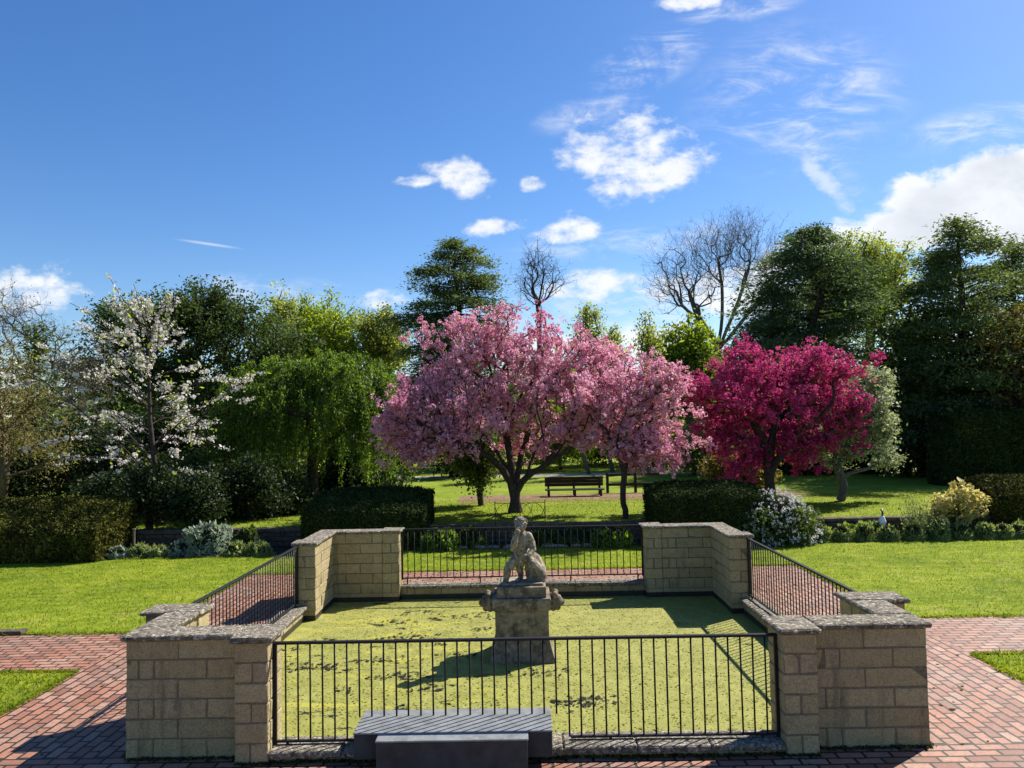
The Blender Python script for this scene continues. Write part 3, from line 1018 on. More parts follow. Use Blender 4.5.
b = Buf()
frustum(b, [(0.40, -0.40), (0.40, -0.15), (0.39, -0.13), (0.36, -0.03), (0.342, 0.05), (0.336, 0.075)])
b.build('base', M_PED, ped)
b = Buf()
frustum(b, [(0.322, 0.076), (0.332, 0.085), (0.332, 0.415), (0.325, 0.427)])
b.build('shaft', M_PED, ped)
b = Buf()
frustum(b, [(0.335, 0.428), (0.362, 0.45), (0.366, 0.56), (0.355, 0.584)])
cornice = b.build('cornice', M_PED, ped)
b = Buf()
frustum(b, [(0.298, 0.585), (0.308, 0.593), (0.306, 0.715), (0.296, 0.722)])
b.build('plinth', M_PED, ped)
for s in (-1, 1):
    b = Buf()
    cx = PX + s * 0.40
    for (dx, dy, z, r) in ((0.0, 0.0, 0.55, 0.095), (0.05, -0.02, 0.53, 0.075), (0.09, 0.0, 0.52, 0.05), (0.02, -0.07, 0.62, 0.045), (0.02, 0.07, 0.62, 0.045),
                           (0.0, -0.05, 0.47, 0.06), (0.0, 0.06, 0.47, 0.06), (0.07, -0.04, 0.575, 0.03), (0.07, 0.04, 0.575, 0.03), (0.05, 0.0, 0.45, 0.045),
                           (-0.02, -0.09, 0.54, 0.05), (-0.02, 0.09, 0.54, 0.05), (0.03, 0.0, 0.645, 0.04)):
        b.ball((cx + s * dx * 1.15, PY + dy - 0.05, z - 0.04), r * 0.97, seg=10, rings=7)
    remeshed(b, 'lion_mask', M_PED, cornice, 0.012)

st = thing('statue', 'lichened stone statue of a curly headed child on the pedestal', 'statue', (PX, PY, 0.722))
zt = 0.745


def seat(b, thin=1.0):
    b.v = [np.stack((v[:, 0] * 1.0 + 0.035, v[:, 1] + SY, SZ0 + (v[:, 2] - 0.745) * SZS), 1) for v in b.v]
    return b


b = Buf()
# head and hair
b.ball((-0.05, 9.60, 1.575), (0.078, 0.085, 0.09), seg=14, rings=10)
b.ball((-0.065, 9.545, 1.545), (0.055, 0.045, 0.055))
b.ball((-0.078, 9.497, 1.555), (0.013, 0.018, 0.02))
b.ball((-0.075, 9.505, 1.515), (0.028, 0.022, 0.022))
for k in range(34):
    a, e = rng.uniform(0, 2 * math.pi), rng.uniform(0.05, 1.4)
    p = np.array((math.cos(a) * math.cos(e) * 0.083, math.sin(a) * math.cos(e) * 0.09 + 0.015, math.sin(e) * 0.09 + 0.012))
    if p[1] < -0.05 and p[2] < 0.05:
        continue
    b.ball(np.array((-0.05, 9.60, 1.575)) + p, 0.024, seg=8, rings=6)
limb(b, [(-0.045, 9.61, 1.50), (-0.04, 9.62, 1.44)], [0.05, 0.06])
# torso
limb(b, [(-0.03, 9.62, 1.41), (-0.04, 9.62, 1.32), (-0.06, 9.63, 1.20), (-0.05, 9.64, 1.10)], [0.085, 0.10, 0.098, 0.105])
# bent arm, fist at the chin
limb(b, [(-0.10, 9.59, 1.425), (-0.135, 9.54, 1.33), (-0.15, 9.49, 1.255), (-0.125, 9.46, 1.36), (-0.105, 9.47, 1.475)], [0.052, 0.046, 0.042, 0.04, 0.032])
for dx, dz in ((-0.02, 0.0), (0.0, 0.012), (0.018, 0.008), (0.03, -0.01)):
    limb(b, [(-0.105 + dx, 9.465, 1.485 + dz), (-0.10 + dx, 9.445, 1.512 + dz), (-0.092 + dx, 9.462, 1.527 + dz)], [0.014, 0.013, 0.011])
limb(b, [(-0.07, 9.47, 1.475), (-0.065, 9.455, 1.505)], [0.014, 0.011])
# other arm down across the mound
limb(b, [(0.045, 9.61, 1.425), (0.085, 9.60, 1.33), (0.105, 9.57, 1.23), (0.05, 9.50, 1.17), (0.0, 9.47, 1.15)], [0.054, 0.048, 0.042, 0.036, 0.03])
for dx in (-0.02, 0.0, 0.018, 0.034):
    limb(b, [(0.0 + dx, 9.465, 1.145), (-0.02 + dx, 9.447, 1.12), (-0.025 + dx, 9.45, 1.095)], [0.014, 0.012, 0.01])
# legs
limb(b, [(-0.10, 9.61, 1.11), (-0.19, 9.55, 1.01), (-0.225, 9.53, 0.97), (-0.235, 9.545, 0.88), (-0.25, 9.56, 0.80)], [0.078, 0.062, 0.053, 0.049, 0.036])
limb(b, [(-0.25, 9.56, 0.79), (-0.275, 9.49, 0.775)], [0.038, 0.03])
limb(b, [(-0.03, 9.64, 1.09), (-0.07, 9.62, 1.0), (-0.075, 9.62, 0.94), (-0.06, 9.66, 0.87), (-0.06, 9.69, 0.81)], [0.072, 0.056, 0.046, 0.042, 0.034])
limb(b, [(-0.06, 9.69, 0.79), (-0.11, 9.63, 0.775)], [0.036, 0.028])
remeshed(seat(b), 'figure', M_STATUE, st, 0.0075)
b = Buf()
limb(b, [(0.03, 9.67, 1.14), (0.10, 9.68, 1.06), (0.15, 9.69, 0.95), (0.165, 9.69, 0.84)], [0.09, 0.11, 0.115, 0.115])
limb(b, [(0.02, 9.62, 1.10), (0.09, 9.57, 1.02), (0.17, 9.57, 0.93), (0.20, 9.59, 0.86)], [0.075, 0.075, 0.07, 0.06])
limb(b, [(0.08, 9.68, 0.95), (0.11, 9.69, 0.85), (0.12, 9.70, 0.80)], [0.09, 0.11, 0.11])
limb(b, [(0.19, 9.60, 0.95), (0.215, 9.58, 0.86), (0.20, 9.57, 0.79)], [0.06, 0.06, 0.055])
remeshed(seat(b), 'draped_rock', M_STATUE, st, 0.013)
b = Buf()
b.box(-0.32, 0.225, 9.42, 9.92, zt, zt + 0.03, bev=0.012, jit=0.003)
seat(b)
b.build('ground_slab', M_STATUE, st)


# ------------------------------------------------------------------ trees
def lobes_points(lobes, n, shell=0.45, clump=0, sig=0.3):
    """points spread through a union of ellipsoids (centre, radii), thicker near the skin; clump gathers them into bunches"""
    if clump:
        cc = lobes_points(lobes, clump, shell)
        sz = np.clip(np.exp(rng.normal(0, 0.35, (clump, 1))), 0.5, 1.5)
        k = rng.choice(clump, n, p=(sz[:, 0] ** 2) / (sz ** 2).sum())
        return cc[k] + np.clip(rng.normal(size=(n, 3)), -1.7, 1.7) * sig * sz[k] * np.array((1, 1, 0.8))
    vol = np.array([r[0] * r[1] * r[2] for _, r in lobes]) ** 0.75
    pick = rng.choice(len(lobes), n, p=vol / vol.sum())
    d = unit(rng.normal(size=(n, 3)))
    rr = rng.uniform(0, 1, (n, 1)) ** shell
    c = np.array([l[0] for l in lobes])[pick]
    r = np.array([l[1] for l in lobes])[pick]
    return c + d * rr * r


def cluster_lobes(c, r, k, frac=0.42, low=-0.5):
    """an uneven crown: lobes set over an ellipsoid"""
    c, r = np.array(c, float), np.array(r, float)
    out = [(c, r * 0.72)]
    for i in range(k):
        d = unit(rng.normal(size=3))
        while d[2] < low:
            d = unit(rng.normal(size=3))
        s = frac * rng.uniform(0.7, 1.25)
        out.append((c + d * r * (1.0 - s * 0.75) * rng.uniform(0.85, 1.1), r * s))
    return out


def skeleton(trunk, pts, w=0.45, gather=0.0):
    nodes = [np.array(p, float) for p in trunk]
    par = [-1] + list(range(len(trunk) - 1))
    plen = [0.0]
    for i in range(1, len(nodes)):
        plen.append(plen[-1] + np.linalg.norm(nodes[i] - nodes[i - 1]))
    top = nodes[-1]
    order = np.argsort(np.linalg.norm(pts - top, axis=1))
    N = len(trunk) + len(pts)
    A = np.zeros((N, 3))
    A[:len(trunk)] = nodes
    PL = np.zeros(N)
    PL[:len(trunk)] = plen
    k = len(trunk)
    first = max(1, int(len(trunk) * 0.45))
    for i in order:
        p = pts[i]
        d = np.linalg.norm(A[first:k] - p, axis=1)
        drop = np.maximum(0, A[first:k, 2] - p[2])
        j = first + int(np.argmin(d + w * PL[first:k] + 0.5 * drop))
        A[k] = p
        PL[k] = PL[j] + d[j - first]
        par.append(j)
        k += 1
    return A[:k], np.array(par), PL[:k]


def wood(b, A, par, r0, rtip, e=2.3, kmin=4, mat=0, wob=0.05, sub=3):
    n = len(A)
    kids = [[] for _ in range(n)]
    for i in range(1, n):
        kids[par[i]].append(i)
    r = np.full(n, rtip)
    for i in range(n - 1, 0, -1):
        pass
    depth = np.zeros(n, int)
    for i in range(1, n):
        depth[i] = depth[par[i]] + 1
    acc = np.zeros(n)
    for i in np.argsort(-depth):
        v = acc[i] ** (1 / e) if acc[i] > 0 else rtip
        r[i] = max(v, rtip)
        if par[i] >= 0:
            acc[par[i]] += r[i] ** e
    sc = r0 / r[0]
    r = np.maximum(rtip, r * (sc if sc < 1.6 else 1.6 + (sc - 1.6) * np.clip(r / r[0], 0, 1)))
    used = np.zeros(n, bool)
    stack = [(0, None)]
    while stack:
        s, pr = stack.pop()
        ch = [] if pr is None else [pr]
        cur = s
        while True:
            ch.append(cur)
            if not kids[cur]:
                break
            ks = sorted(kids[cur], key=lambda x: -r[x])
            for o in ks[1:]:
                stack.append((o, cur))
            cur = ks[0]
        if len(ch) < 2:
            continue
        P = A[ch]
        Rr = r[ch].copy()
        if pr is not None:
            Rr[0] = min(Rr[0], Rr[1] * 1.25)
        m_ = len(P)
        ext = np.vstack((2 * P[0] - P[1], P, 2 * P[-1] - P[-2]))
        out, ro = [], []
        for i in range(m_ - 1):
            p0, p1, p2, p3 = ext[i], ext[i + 1], ext[i + 2], ext[i + 3]
            seg = np.linalg.norm(p2 - p1)
            for q in range(sub):
                s_ = q / sub
                x = 0.5 * (2 * p1 + (p2 - p0) * s_ + (2 * p0 - 5 * p1 + 4 * p2 - p3) * s_ ** 2 + (3 * p1 - p0 - 3 * p2 + p3) * s_ ** 3)
                if q:
                    x = x + rng.normal(0, wob, 3) * min(seg, 0.8) * min(1.0, 0.035 / max(Rr[i], 1e-4))
                out.append(x)
                ro.append(Rr[i] * (1 - s_) + Rr[i + 1] * s_)
        out.append(P[-1])
        ro.append(Rr[-1] * 0.6)
        b.tube(out, ro, 8 if max(ro) > 0.06 else (5 if max(ro) > 0.02 else kmin), mat, cap=False)
    return r


def trunk_line(base, top, n=5, bend=0.06):
    base, top = np.array(base, float), np.array(top, float)
    L = np.linalg.norm(top - base)
    pts = []
    for i in range(n):
        s = i / (n - 1)
        p = base * (1 - s) + top * s
        if 0 < i < n - 1:
            p = p + np.array((rng.normal(), rng.normal(), 0)) * bend * L
        pts.append(p)
    return pts


def twigs(b, tips, n, length, r, up=0.5, centre=None, mat=0, k=3):
    out = []
    for p in tips:
        for _ in range(n):
            d = unit(rng.normal(size=3) + np.array((0, 0, up)) + (0 if centre is None else 1.2 * unit(p - centre)))
            L = length * rng.uniform(0.5, 1.2)
            mid = p + d * L * 0.5 + rng.normal(0, 0.08, 3) * L
            b.tube([p, mid, p + d * L + rng.normal(0, 0.1, 3) * L], [r, r * 0.8, r * 0.45], k, mat, cap=False)
            out.append(p + d * L)
    return np.array(out)


def leafy_tree(name, label, base, lobes, npts, per, spread, size, leafm, barkm, r0, rtip=0.012, top=None, group='trees', aspect=0.6, up=0.5, w=0.45, flat=0.8, shell=0.45, cat='tree', crown_name='crown', clump=0, sig=0.3):
    base = np.array(base, float)
    t = thing(name, label, cat, base, group)
    pts = lobes_points(lobes, npts, shell, clump, sig)
    cen = np.mean([l[0] for l in lobes], axis=0)
    if top is None:
        top = base * 0.5 + cen * 0.5
        top[2] = cen[2] - 0.35 * lobes[0][1][2]
    A, par, PL = skeleton(trunk_line(base, top, 5, 0.025), pts, w)
    b = Buf()
    wood(b, A, par, r0, rtip)
    b.build('trunk', barkm, t)
    P = A[5:]
    c = np.repeat(P, per, axis=0)
    c = c + np.clip(rng.normal(size=c.shape), -1.9, 1.9) * spread * np.array((1, 1, flat)) * rng.uniform(0.5, 1.4, (len(P), 1)).repeat(per, 0)
    c[:, 2] = np.maximum(c[:, 2], base[2] + 0.02)
    b = Buf()
    b.leaves(c, size, aspect, up, var=0.22)
    b.build(crown_name, leafm, t)
    return t


def conifer(name, label, base, H, profile, nb, barkm, leafm, r0, size, per, z0=0.12, lift=0.1, droop=0.25, lat=0.16, spray=16, group='trees', up=0.9):
    """evergreen with long limbs carrying flat sprays"""
    base = np.array(base, float)
    t = thing(name, label, 'tree', base, group)
    b, lv = Buf(), Buf()
    tr = trunk_line(base, base + np.array((0, 0, H)), 8, 0.012)
    b.tube(tr, np.linspace(r0, 0.03, 8), 9)
    tr = np.array(tr)
    cs = []
    for i in range(nb):
        s = z0 + (1 - z0) * (i + rng.uniform()) / nb
        R = profile(s) * rng.uniform(0.6, 1.15)
        if R <= 0.05:
            continue
        p = np.array([np.interp(s * 7, range(8), tr[:, a]) for a in range(3)])
        az = rng.uniform(0, 2 * math.pi)
        d = np.array((math.cos(az), math.sin(az), 0))
        n = 7
        q = np.linspace(0, 1, n)[:, None]
        bend = rng.normal(0, 0.12)
        side = np.array((-d[1], d[0], 0))
        L = p + d * R * q + side * R * bend * q ** 2 + np.array((0, 0, 1)) * R * ((lift + rng.normal(0, 0.12)) * q - droop * q ** 2)
        b.tube(L, np.linspace(max(0.015, r0 * 0.28 * (1 - s) + 0.015), 0.006, n), 4, cap=False)
        m_ = max(3, int(spray * (0.35 + R / 3.0)))
        tt = rng.uniform(0.22, 1.06, m_) ** 0.8
        c = np.stack([np.interp(tt * (n - 1), range(n), L[:, a]) for a in range(3)], 1)
        c = c + side * (rng.normal(0, lat, (m_, 1)) * R * 0.9) + np.array((0, 0, -1)) * np.abs(rng.normal(0, 0.05, (m_, 1))) * R
        cs.append(c)
    c = np.vstack(cs)
    c = np.repeat(c, per, axis=0)
    c = c + rng.normal(size=c.shape) * np.array((1, 1, 0.45)) * 0.28
    lv.leaves(c, size, 0.38, up, long_dir=unit((c - base) * np.array((1, 1, 0.0))) + np.array((0, 0, -0.15)))
    b.build('trunk', barkm, t)
    lv.build('crown', leafm, t)
    return t


def blossom_tree(name, label, base, trunks, lobes, npts, nclus, petals, crad, psize, petm, barkm, r0, leafm=None, nleaf=0, group=None, w=0.5, rtip=0.008, along=0.6, blossom_name='blossom', shell=0.5, clump=0, sig=0.25, shoots=0):
    base = np.array(base, float)
    t = thing(name, label, 'tree', base, group)
    pts = lobes_points(lobes, npts, shell, clump, sig)
    # give every attractor to the nearest limb and grow that limb towards its share
    tops = np.array([tr[-1] for tr in trunks])
    own = np.argmin(np.linalg.norm(pts[:, None, :] - tops[None], axis=2), axis=1)
    b = Buf()
    segs = []
    for k, tr in enumerate(trunks):
        mine = pts[own == k]
        if len(mine) < 3:
            b.tube(tr, np.linspace(r0 * 0.5, 0.02, len(tr)), 7, cap=False)
            continue
        A, par, PL = skeleton(tr, mine, w)
        wood(b, A, par, r0 * (0.45 + 0.55 * math.sqrt(len(mine) / len(pts) * len(trunks)) / 1.3), rtip, wob=0.06)
        idx = np.arange(len(tr), len(A))
        segs.append(np.stack((A[idx], A[par[idx]]), 1))
    sg = np.vstack(segs)
    if shoots:
        # long flowering shoots standing out of the crown
        cen = pts.mean(0)
        dist = np.linalg.norm((sg[:, 0] - cen) / pts.std(0), axis=1)
        far = np.argsort(-dist)[:shoots * 4]
        far = far[sg[far, 0, 2] < np.quantile(sg[:, 0, 2], 0.985)]
        ex = []
        for i in rng.choice(far, shoots, replace=False):
            p = sg[i, 0]
            d = unit(unit(p - cen) * 0.9 + np.array((0, 0, 0.35)) + rng.normal(0, 0.35, 3))
            L = rng.uniform(0.2, 0.5)
            e = p + d * L
            b.tube([p, (p + e) / 2 + rng.normal(0, 0.03, 3), e], [0.009, 0.007, 0.004], 4, cap=False)
            m_ = (p + e) / 2
            ex += [(e, m_), (m_, p), (e, m_)]
        sg = np.vstack((sg, np.array(ex)))
    b.build('trunk', barkm, t)
    pick = rng.integers(0, len(sg), nclus)
    s = rng.uniform(0, 1, (nclus, 1)) ** 1.6 * along
    c = sg[pick, 0] * (1 - s) + sg[pick, 1] * s
    c = c + rng.normal(0, 0.07, c.shape) * 1.4
    rad = crad * np.exp(rng.normal(0, 0.3, (nclus, 1)))
    d = unit(rng.normal(size=(nclus * petals, 3)))
    pos = np.repeat(c, petals, axis=0) + d * np.repeat(rad, petals, axis=0) * rng.uniform(0.55, 1.0, (nclus * petals, 1))
    lv = Buf()
    lv.leaves(pos, psize, 0.85, 0.0, out=d * 1.3, var=0.2)
    lv.build(blossom_name, petm, t)
    if leafm is not None:
        lc = sg[rng.integers(0, len(sg), nleaf), 0] + rng.normal(0, 0.16, (nleaf, 3))
        lv = Buf()
        lv.leaves(lc, 0.075, 0.45, 0.2)
        lv.build('leaves', leafm, t)
    return t


def px_lobe(px, py, y, rx, rz, ry=None):
    """a crown lobe at depth y from its place and half sizes in the photograph"""
    c = at(px, py, y)
    k = y / F_PX
    return (c, np.array((rx * k, (ry if ry else (rx + rz) / 2) * k, rz * k)))


def ground_pt(px, y, z=ZU):
    p = at(px, 424, y)
    p[2] = z
    return p


# --- the big pink cherry behind the pond
D = 21.0
base = ground_pt(514, D)
up = lambda *a: [np.array(base) + np.array((rng.uniform(-0.16, 0.16), rng.uniform(-0.1, 0.1), 0))] + [at(x, y, D + dy) for x, y, dy in a]
limbs = [up((514, 492, 0), (512, 470, 0.1), (507, 440, 0.3), (500, 400, 0.5), (495, 360, 0.7)),
         up((517, 492, 0), (526, 478, -0.2), (548, 463, -0.6), (575, 446, -1.0), (600, 425, -1.2)),
         up((512, 490, 0), (503, 470, -0.3), (480, 452, -0.8), (450, 438, -1.2), (425, 425, -1.4)),
         up((515, 488, 0), (520, 462, 0.4), (528, 430, 0.9), (540, 395, 1.3), (560, 365, 1.5)),
         up((513, 490, 0), (505, 465, 0.5), (480, 430, 1.2), (450, 400, 1.7), (430, 380, 1.8))]
lob = [px_lobe(*a) for a in (
    (500, 395, D, 78, 52, 60), (440, 398, D, 52, 46, 50), (414, 420, D - 0.6, 38, 38, 45), (470, 352, D, 46, 34, 40), (450, 338, D, 24, 16, 20), (505, 335, D, 46, 32),
    (550, 348, D + 0.3, 46, 34), (580, 372, D, 52, 38, 45), (598, 405, D, 48, 34, 45), (622, 385, D, 38, 36, 40), (515, 428, D, 72, 20, 55), (402, 403, D, 26, 30), (440, 440, D - 0.8, 40, 24),
    (478, 312, D, 8, 9), (548, 334, D, 12, 10), (430, 350, D, 20, 16), (605, 355, D, 28, 18), (420, 452, D - 1, 20, 18), (470, 448, D - 1.2, 30, 16), (568, 430, D - 1, 34, 20))]
blossom_tree('cherry_tree', 'wide pink blossom cherry with dark forked trunk behind the statue', base, limbs, lob, 1800, 6600, 18, 0.078, 0.056, P_PINK, M_BARK, 0.10, L_OLIVE, 2600,
             'blossom trees', w=0.5, clump=330, sig=0.21, shoots=100)
# --- second pink cherry with one slim stem
D2 = 19.3
base = ground_pt(623, D2)
limbs = [[base, at(623, 495, D2), at(624, 470, D2), at(626, 450, D2), at(630, 420, D2), at(634, 395, D2)],
         [at(624, 470, D2), at(618, 452, D2), at(608, 436, D2), at(600, 420, D2 - 0.3)],
         [at(624, 468, D2), at(634, 450, D2), at(650, 430, D2), at(662, 410, D2 + 0.3)]]
lob = [px_lobe(*a) for a in ((635, 410, D2, 48, 42, 45), (656, 392, D2, 28, 34), (612, 425, D2, 30, 26), (650, 375, D2, 28, 26), (640, 445, D2, 46, 20), (664, 430, D2, 20, 22))]
blossom_tree('cherry_tree', 'smaller pink cherry on one slim straight stem right of the statue', base, limbs, lob, 420, 1750, 19, 0.075, 0.055, P_PINK, M_BARK, 0.085, L_OLIVE, 900,
             'blossom trees', w=0.5, clump=95, sig=0.2, shoots=40)
# --- magenta crab apple
D3 = 21.5
base = ground_pt(768, D3)
limbs = [[base, at(768, 470, D3), at(765, 445, D3), at(752, 420, D3), at(735, 395, D3)],
         [base + np.array((0.04, 0, 0)), at(770, 468, D3), at(772, 440, D3), at(778, 405, D3 + 0.4), at(785, 375, D3 + 0.6)],
         [base, at(771, 472, D3), at(785, 450, D3 - 0.3), at(808, 425, D3 - 0.6), at(832, 405, D3 - 0.8)]]
lob = [px_lobe(*a) for a in ((760, 405, D3, 66, 48, 60), (722, 380, D3, 36, 36), (800, 378, D3, 46, 38, 45), (834, 402, D3, 36, 34), (852, 428, D3, 18, 26), (842, 380, D3, 22, 22), (714, 425, D3, 30, 32),
                              (760, 364, D3, 40, 22), (742, 448, D3, 38, 20), (806, 444, D3, 36, 20), (700, 402, D3, 16, 28), (735, 352, D3, 10, 10), (815, 358, D3, 16, 12), (752, 470, D3, 28, 14))]
blossom_tree('crab_apple_tree', 'deep magenta blossom tree behind the clipped hedge at right', base, limbs, lob, 1100, 5000, 18, 0.072, 0.054, P_MAG, M_BARK, 0.13, L_BROWN, 1500,
             'blossom trees', w=0.5, clump=190, sig=0.15, shoots=30)
# --- white cherry on the left: open, flowers along the bare branches
D4 = 19.6
base = ground_pt(160, D4)
stem = [base, at(158, 500, D4), at(154, 460, D4), at(150, 420, D4), at(149, 380, D4), at(148, 340, D4), at(148, 302, D4)]
t = thing('cherry_tree', 'open white blossom cherry with a tall bare leader at left', 'tree', base, 'blossom trees')
b, fl, gl = Buf(), Buf(), Buf()
b.tube(stem, [0.10, 0.085, 0.07, 0.055, 0.04, 0.025, 0.01], 8, cap=False)
cl = []
for i in range(66):
    s = 0.2 + 0.785 * rng.uniform() ** 0.85
    p = np.array([np.interp(s * 6, range(7), np.array(stem)[:, a]) for a in range(3)])
    az = rng.uniform(0, 2 * math.pi)
    R = (3.7 * (1 - s) ** 0.85 + 0.3) * rng.uniform(0.45, 1.2)
    if math.cos(az) < 0:
        R *= 1.25
    elif s < 0.35:
        R *= 0.85
    d = np.array((math.cos(az) * 1.0, math.sin(az) * 0.8, 0))
    q = np.linspace(0, 1, 7)[:, None]
    L = p + d * R * q + np.array((0, 0, 1)) * R * (rng.uniform(0.3, 1.15) * q - rng.uniform(0.0, 0.6) * q ** 2) + np.cumsum(rng.normal(0, 0.05, (7, 3)), 0) * q
    b.tube(L, np.linspace(0.022, 0.006, 7), 5, cap=False)
    lines = [L]
    for _ in range(3):
        j = rng.integers(2, 6)
        d2 = unit(d + rng.normal(0, 0.7, 3) * np.array((1, 1, 0.5)))
        l2 = R * rng.uniform(0.2, 0.4)
        L2 = L[j] + d2 * l2 * np.linspace(0, 1, 4)[:, None]
        b.tube(L2, np.linspace(0.010, 0.004, 4), 4, cap=False)
        lines.append(L2)
    for ln in lines:
        n = len(ln)
        m_ = int(np.linalg.norm(ln[-1] - ln[0]) * 1.75) + 1
        tt = rng.choice(np.linspace(0.2, 1, 9), m_) + rng.normal(0, 0.03, m_)
        tt = np.clip(tt, 0.1, 1)
        cl.append(np.stack([np.interp(tt * (n - 1), range(n), ln[:, a]) for a in range(3)], 1))
cl = np.vstack(cl)
d = unit(rng.normal(size=(len(cl) * 15, 3)))
cax = unit((cl - np.array(stem)[3]) * np.array((1, 1, 0.25)))
pos = np.repeat(cl, 15, axis=0) + d * 0.06 * rng.uniform(0.4, 1.1, (len(d), 1)) + np.repeat(cax, 15, axis=0) * rng.normal(0, 0.085, (len(d), 1))
fl.leaves(pos, 0.06, 0.85, 0.2, out=d)
gl.leaves(cl[rng.integers(0, len(cl), 900)] + rng.normal(0, 0.12, (900, 3)), 0.09, 0.45, 0.2)
b.build('trunk', M_BARK, t)
fl.build('blossom', P_WHITE, t)
gl.build('leaves', L_SPRING, t)

# --- weeping green tree
D5 = 24.0
base = ground_pt(312, D5)
t = thing('weeping_tree', 'bright green weeping tree with trailing curtains of leaves behind left hedge', 'tree', base, 'green trees')
lob = [px_lobe(*a) for a in ((306, 408, D5, 84, 48, 68), (270, 392, D5, 48, 32, 48), (340, 378, D5, 52, 26, 48), (312, 366, D5, 46, 18, 40), (240, 425, D5, 32, 30, 34), (382, 425, D5, 28, 30, 34), (232, 460, D5, 22, 26, 30))]
pts = lobes_points(lob, 1500, 0.10)
pts = pts[pts[:, 2] > at(312, 425, D5)[2]][:640]
A, par, PL = skeleton(trunk_line(base, at(312, 430, D5), 5, 0.05), pts, 0.45)
b = Buf()
wood(b, A, par, 0.17, 0.012)
lv = Buf()
cs = []
for p in A[5:]:
    for _ in range(3):
        L = rng.uniform(0.5, 2.3) * (0.55 if p[2] > 4.3 else 1.0)
        L = min(L, max(0.2, p[2] - rng.uniform(0.5, 1.4)))
        a = rng.uniform(0, 2 * math.pi)
        dr = np.array((math.cos(a), math.sin(a), 0)) * rng.uniform(0.05, 0.25) + unit((p - base) * np.array((1, 1, 0))) * 0.25
        q = np.linspace(0, 1, 5)[:, None]
        ln = p + dr * np.sqrt(q) * 0.9 + np.array((0, 0, -1.0)) * L * q ** 1.3 + np.array((0, 0, 0.12)) * np.sin(q * 3.1)
        b.tube(ln, np.linspace(0.007, 0.003, 5), 3, cap=False)
        m_ = int(L * 38) + 6
        tt = rng.uniform(0, 1, m_)
        cs.append(np.stack([np.interp(tt * 4, range(5), ln[:, k]) for k in range(3)], 1) + rng.normal(0, 0.045, (m_, 3)))
c = np.vstack(cs)
lv.leaves(c, 0.08, 0.5, 0.1, long_dir=np.array((0, 0, -0.8)), var=0.25)
b.build('trunk', M_BARK, t)
lv.build('crown', L_WEEP, t)

# --- pale silvery tree beside the magenta one
D6 = 22.5
base = ground_pt(837, D6)
lob = [px_lobe(*a) for a in ((866, 405, D6, 28, 40, 36), (872, 382, D6, 18, 22), (884, 455, D6, 14, 14), (832, 446, D6, 32, 20), (875, 425, D6, 18, 22), (806, 452, D6, 16, 14))]
leafy_tree('whitebeam_tree', 'pale silvery leaved tree with a smooth trunk right of the magenta tree', base, lob, 330, 36, 0.13, 0.10, L_WBEAM, M_BARK_G, 0.13, top=at(836, 452, D6), group='green trees')

# --- evergreens and far trees
D = 38.0
lob = []
for a in ((150, 335, 50, 40), (190, 325, 55, 38), (240, 345, 50, 42), (285, 365, 40, 45), (120, 370, 36, 45), (200, 390, 90, 55), (260, 410, 70, 50), (160, 302, 26, 14), (215, 305, 30, 14), (262, 322, 20, 14), (125, 330, 28, 20)):
    lob.append(px_lobe(a[0], a[1], D, a[2], a[3], 45))
leafy_tree('yew_tree', 'broad dark yew behind the white cherry', ground_pt(195, D), lob, 1000, 62, 0.34, 0.16, L_YEW, M_BARK, 0.45, 0.02, top=at(195, 380, D), group='evergreen trees', up=0.7, clump=210, sig=0.4)
D = 50.0
for (px, py, rx, rz, mt, n, lab) in ((288, 345, 30, 52, L_PALE, 330, 'tall pale green tree beside the dark yew, thinnest crown of three'),
                                     (330, 345, 38, 54, L_SPRING, 430, 'tall bright green tree in the middle of three behind the weeping tree'),
                                     (376, 350, 26, 46, L_OLIVE, 330, 'tall olive green tree behind the weeping tree, next to dark cedar')):
    lob = cluster_lobes(at(px, py, D), np.array((rx, rx, rz)) * D / F_PX, 9, 0.5)
    leafy_tree('broadleaf_tree', lab, ground_pt(px, D), lob, n, 50, 0.32, 0.165, mt, M_BARK_G, 0.3, 0.02, group='green trees', clump=110, sig=0.42)
D = 42.0
prof = lambda s: 3.9 * max(0.0, (1 - ((s - 0.42) / 0.58) ** 2 if s > 0.42 else 1)) ** 0.75 * (0.85 + 0.15 * math.sin(s * 23)) + 0.25
conifer('cedar_tree', 'tall dark cedar standing behind the top of the pink cherry', ground_pt(458, D), 12.6, prof, 150, M_BARK, L_CEDAR, 0.4, 0.135, 22, 0.15, 0.25, 0.35, 0.16, 22, 'evergreen trees')
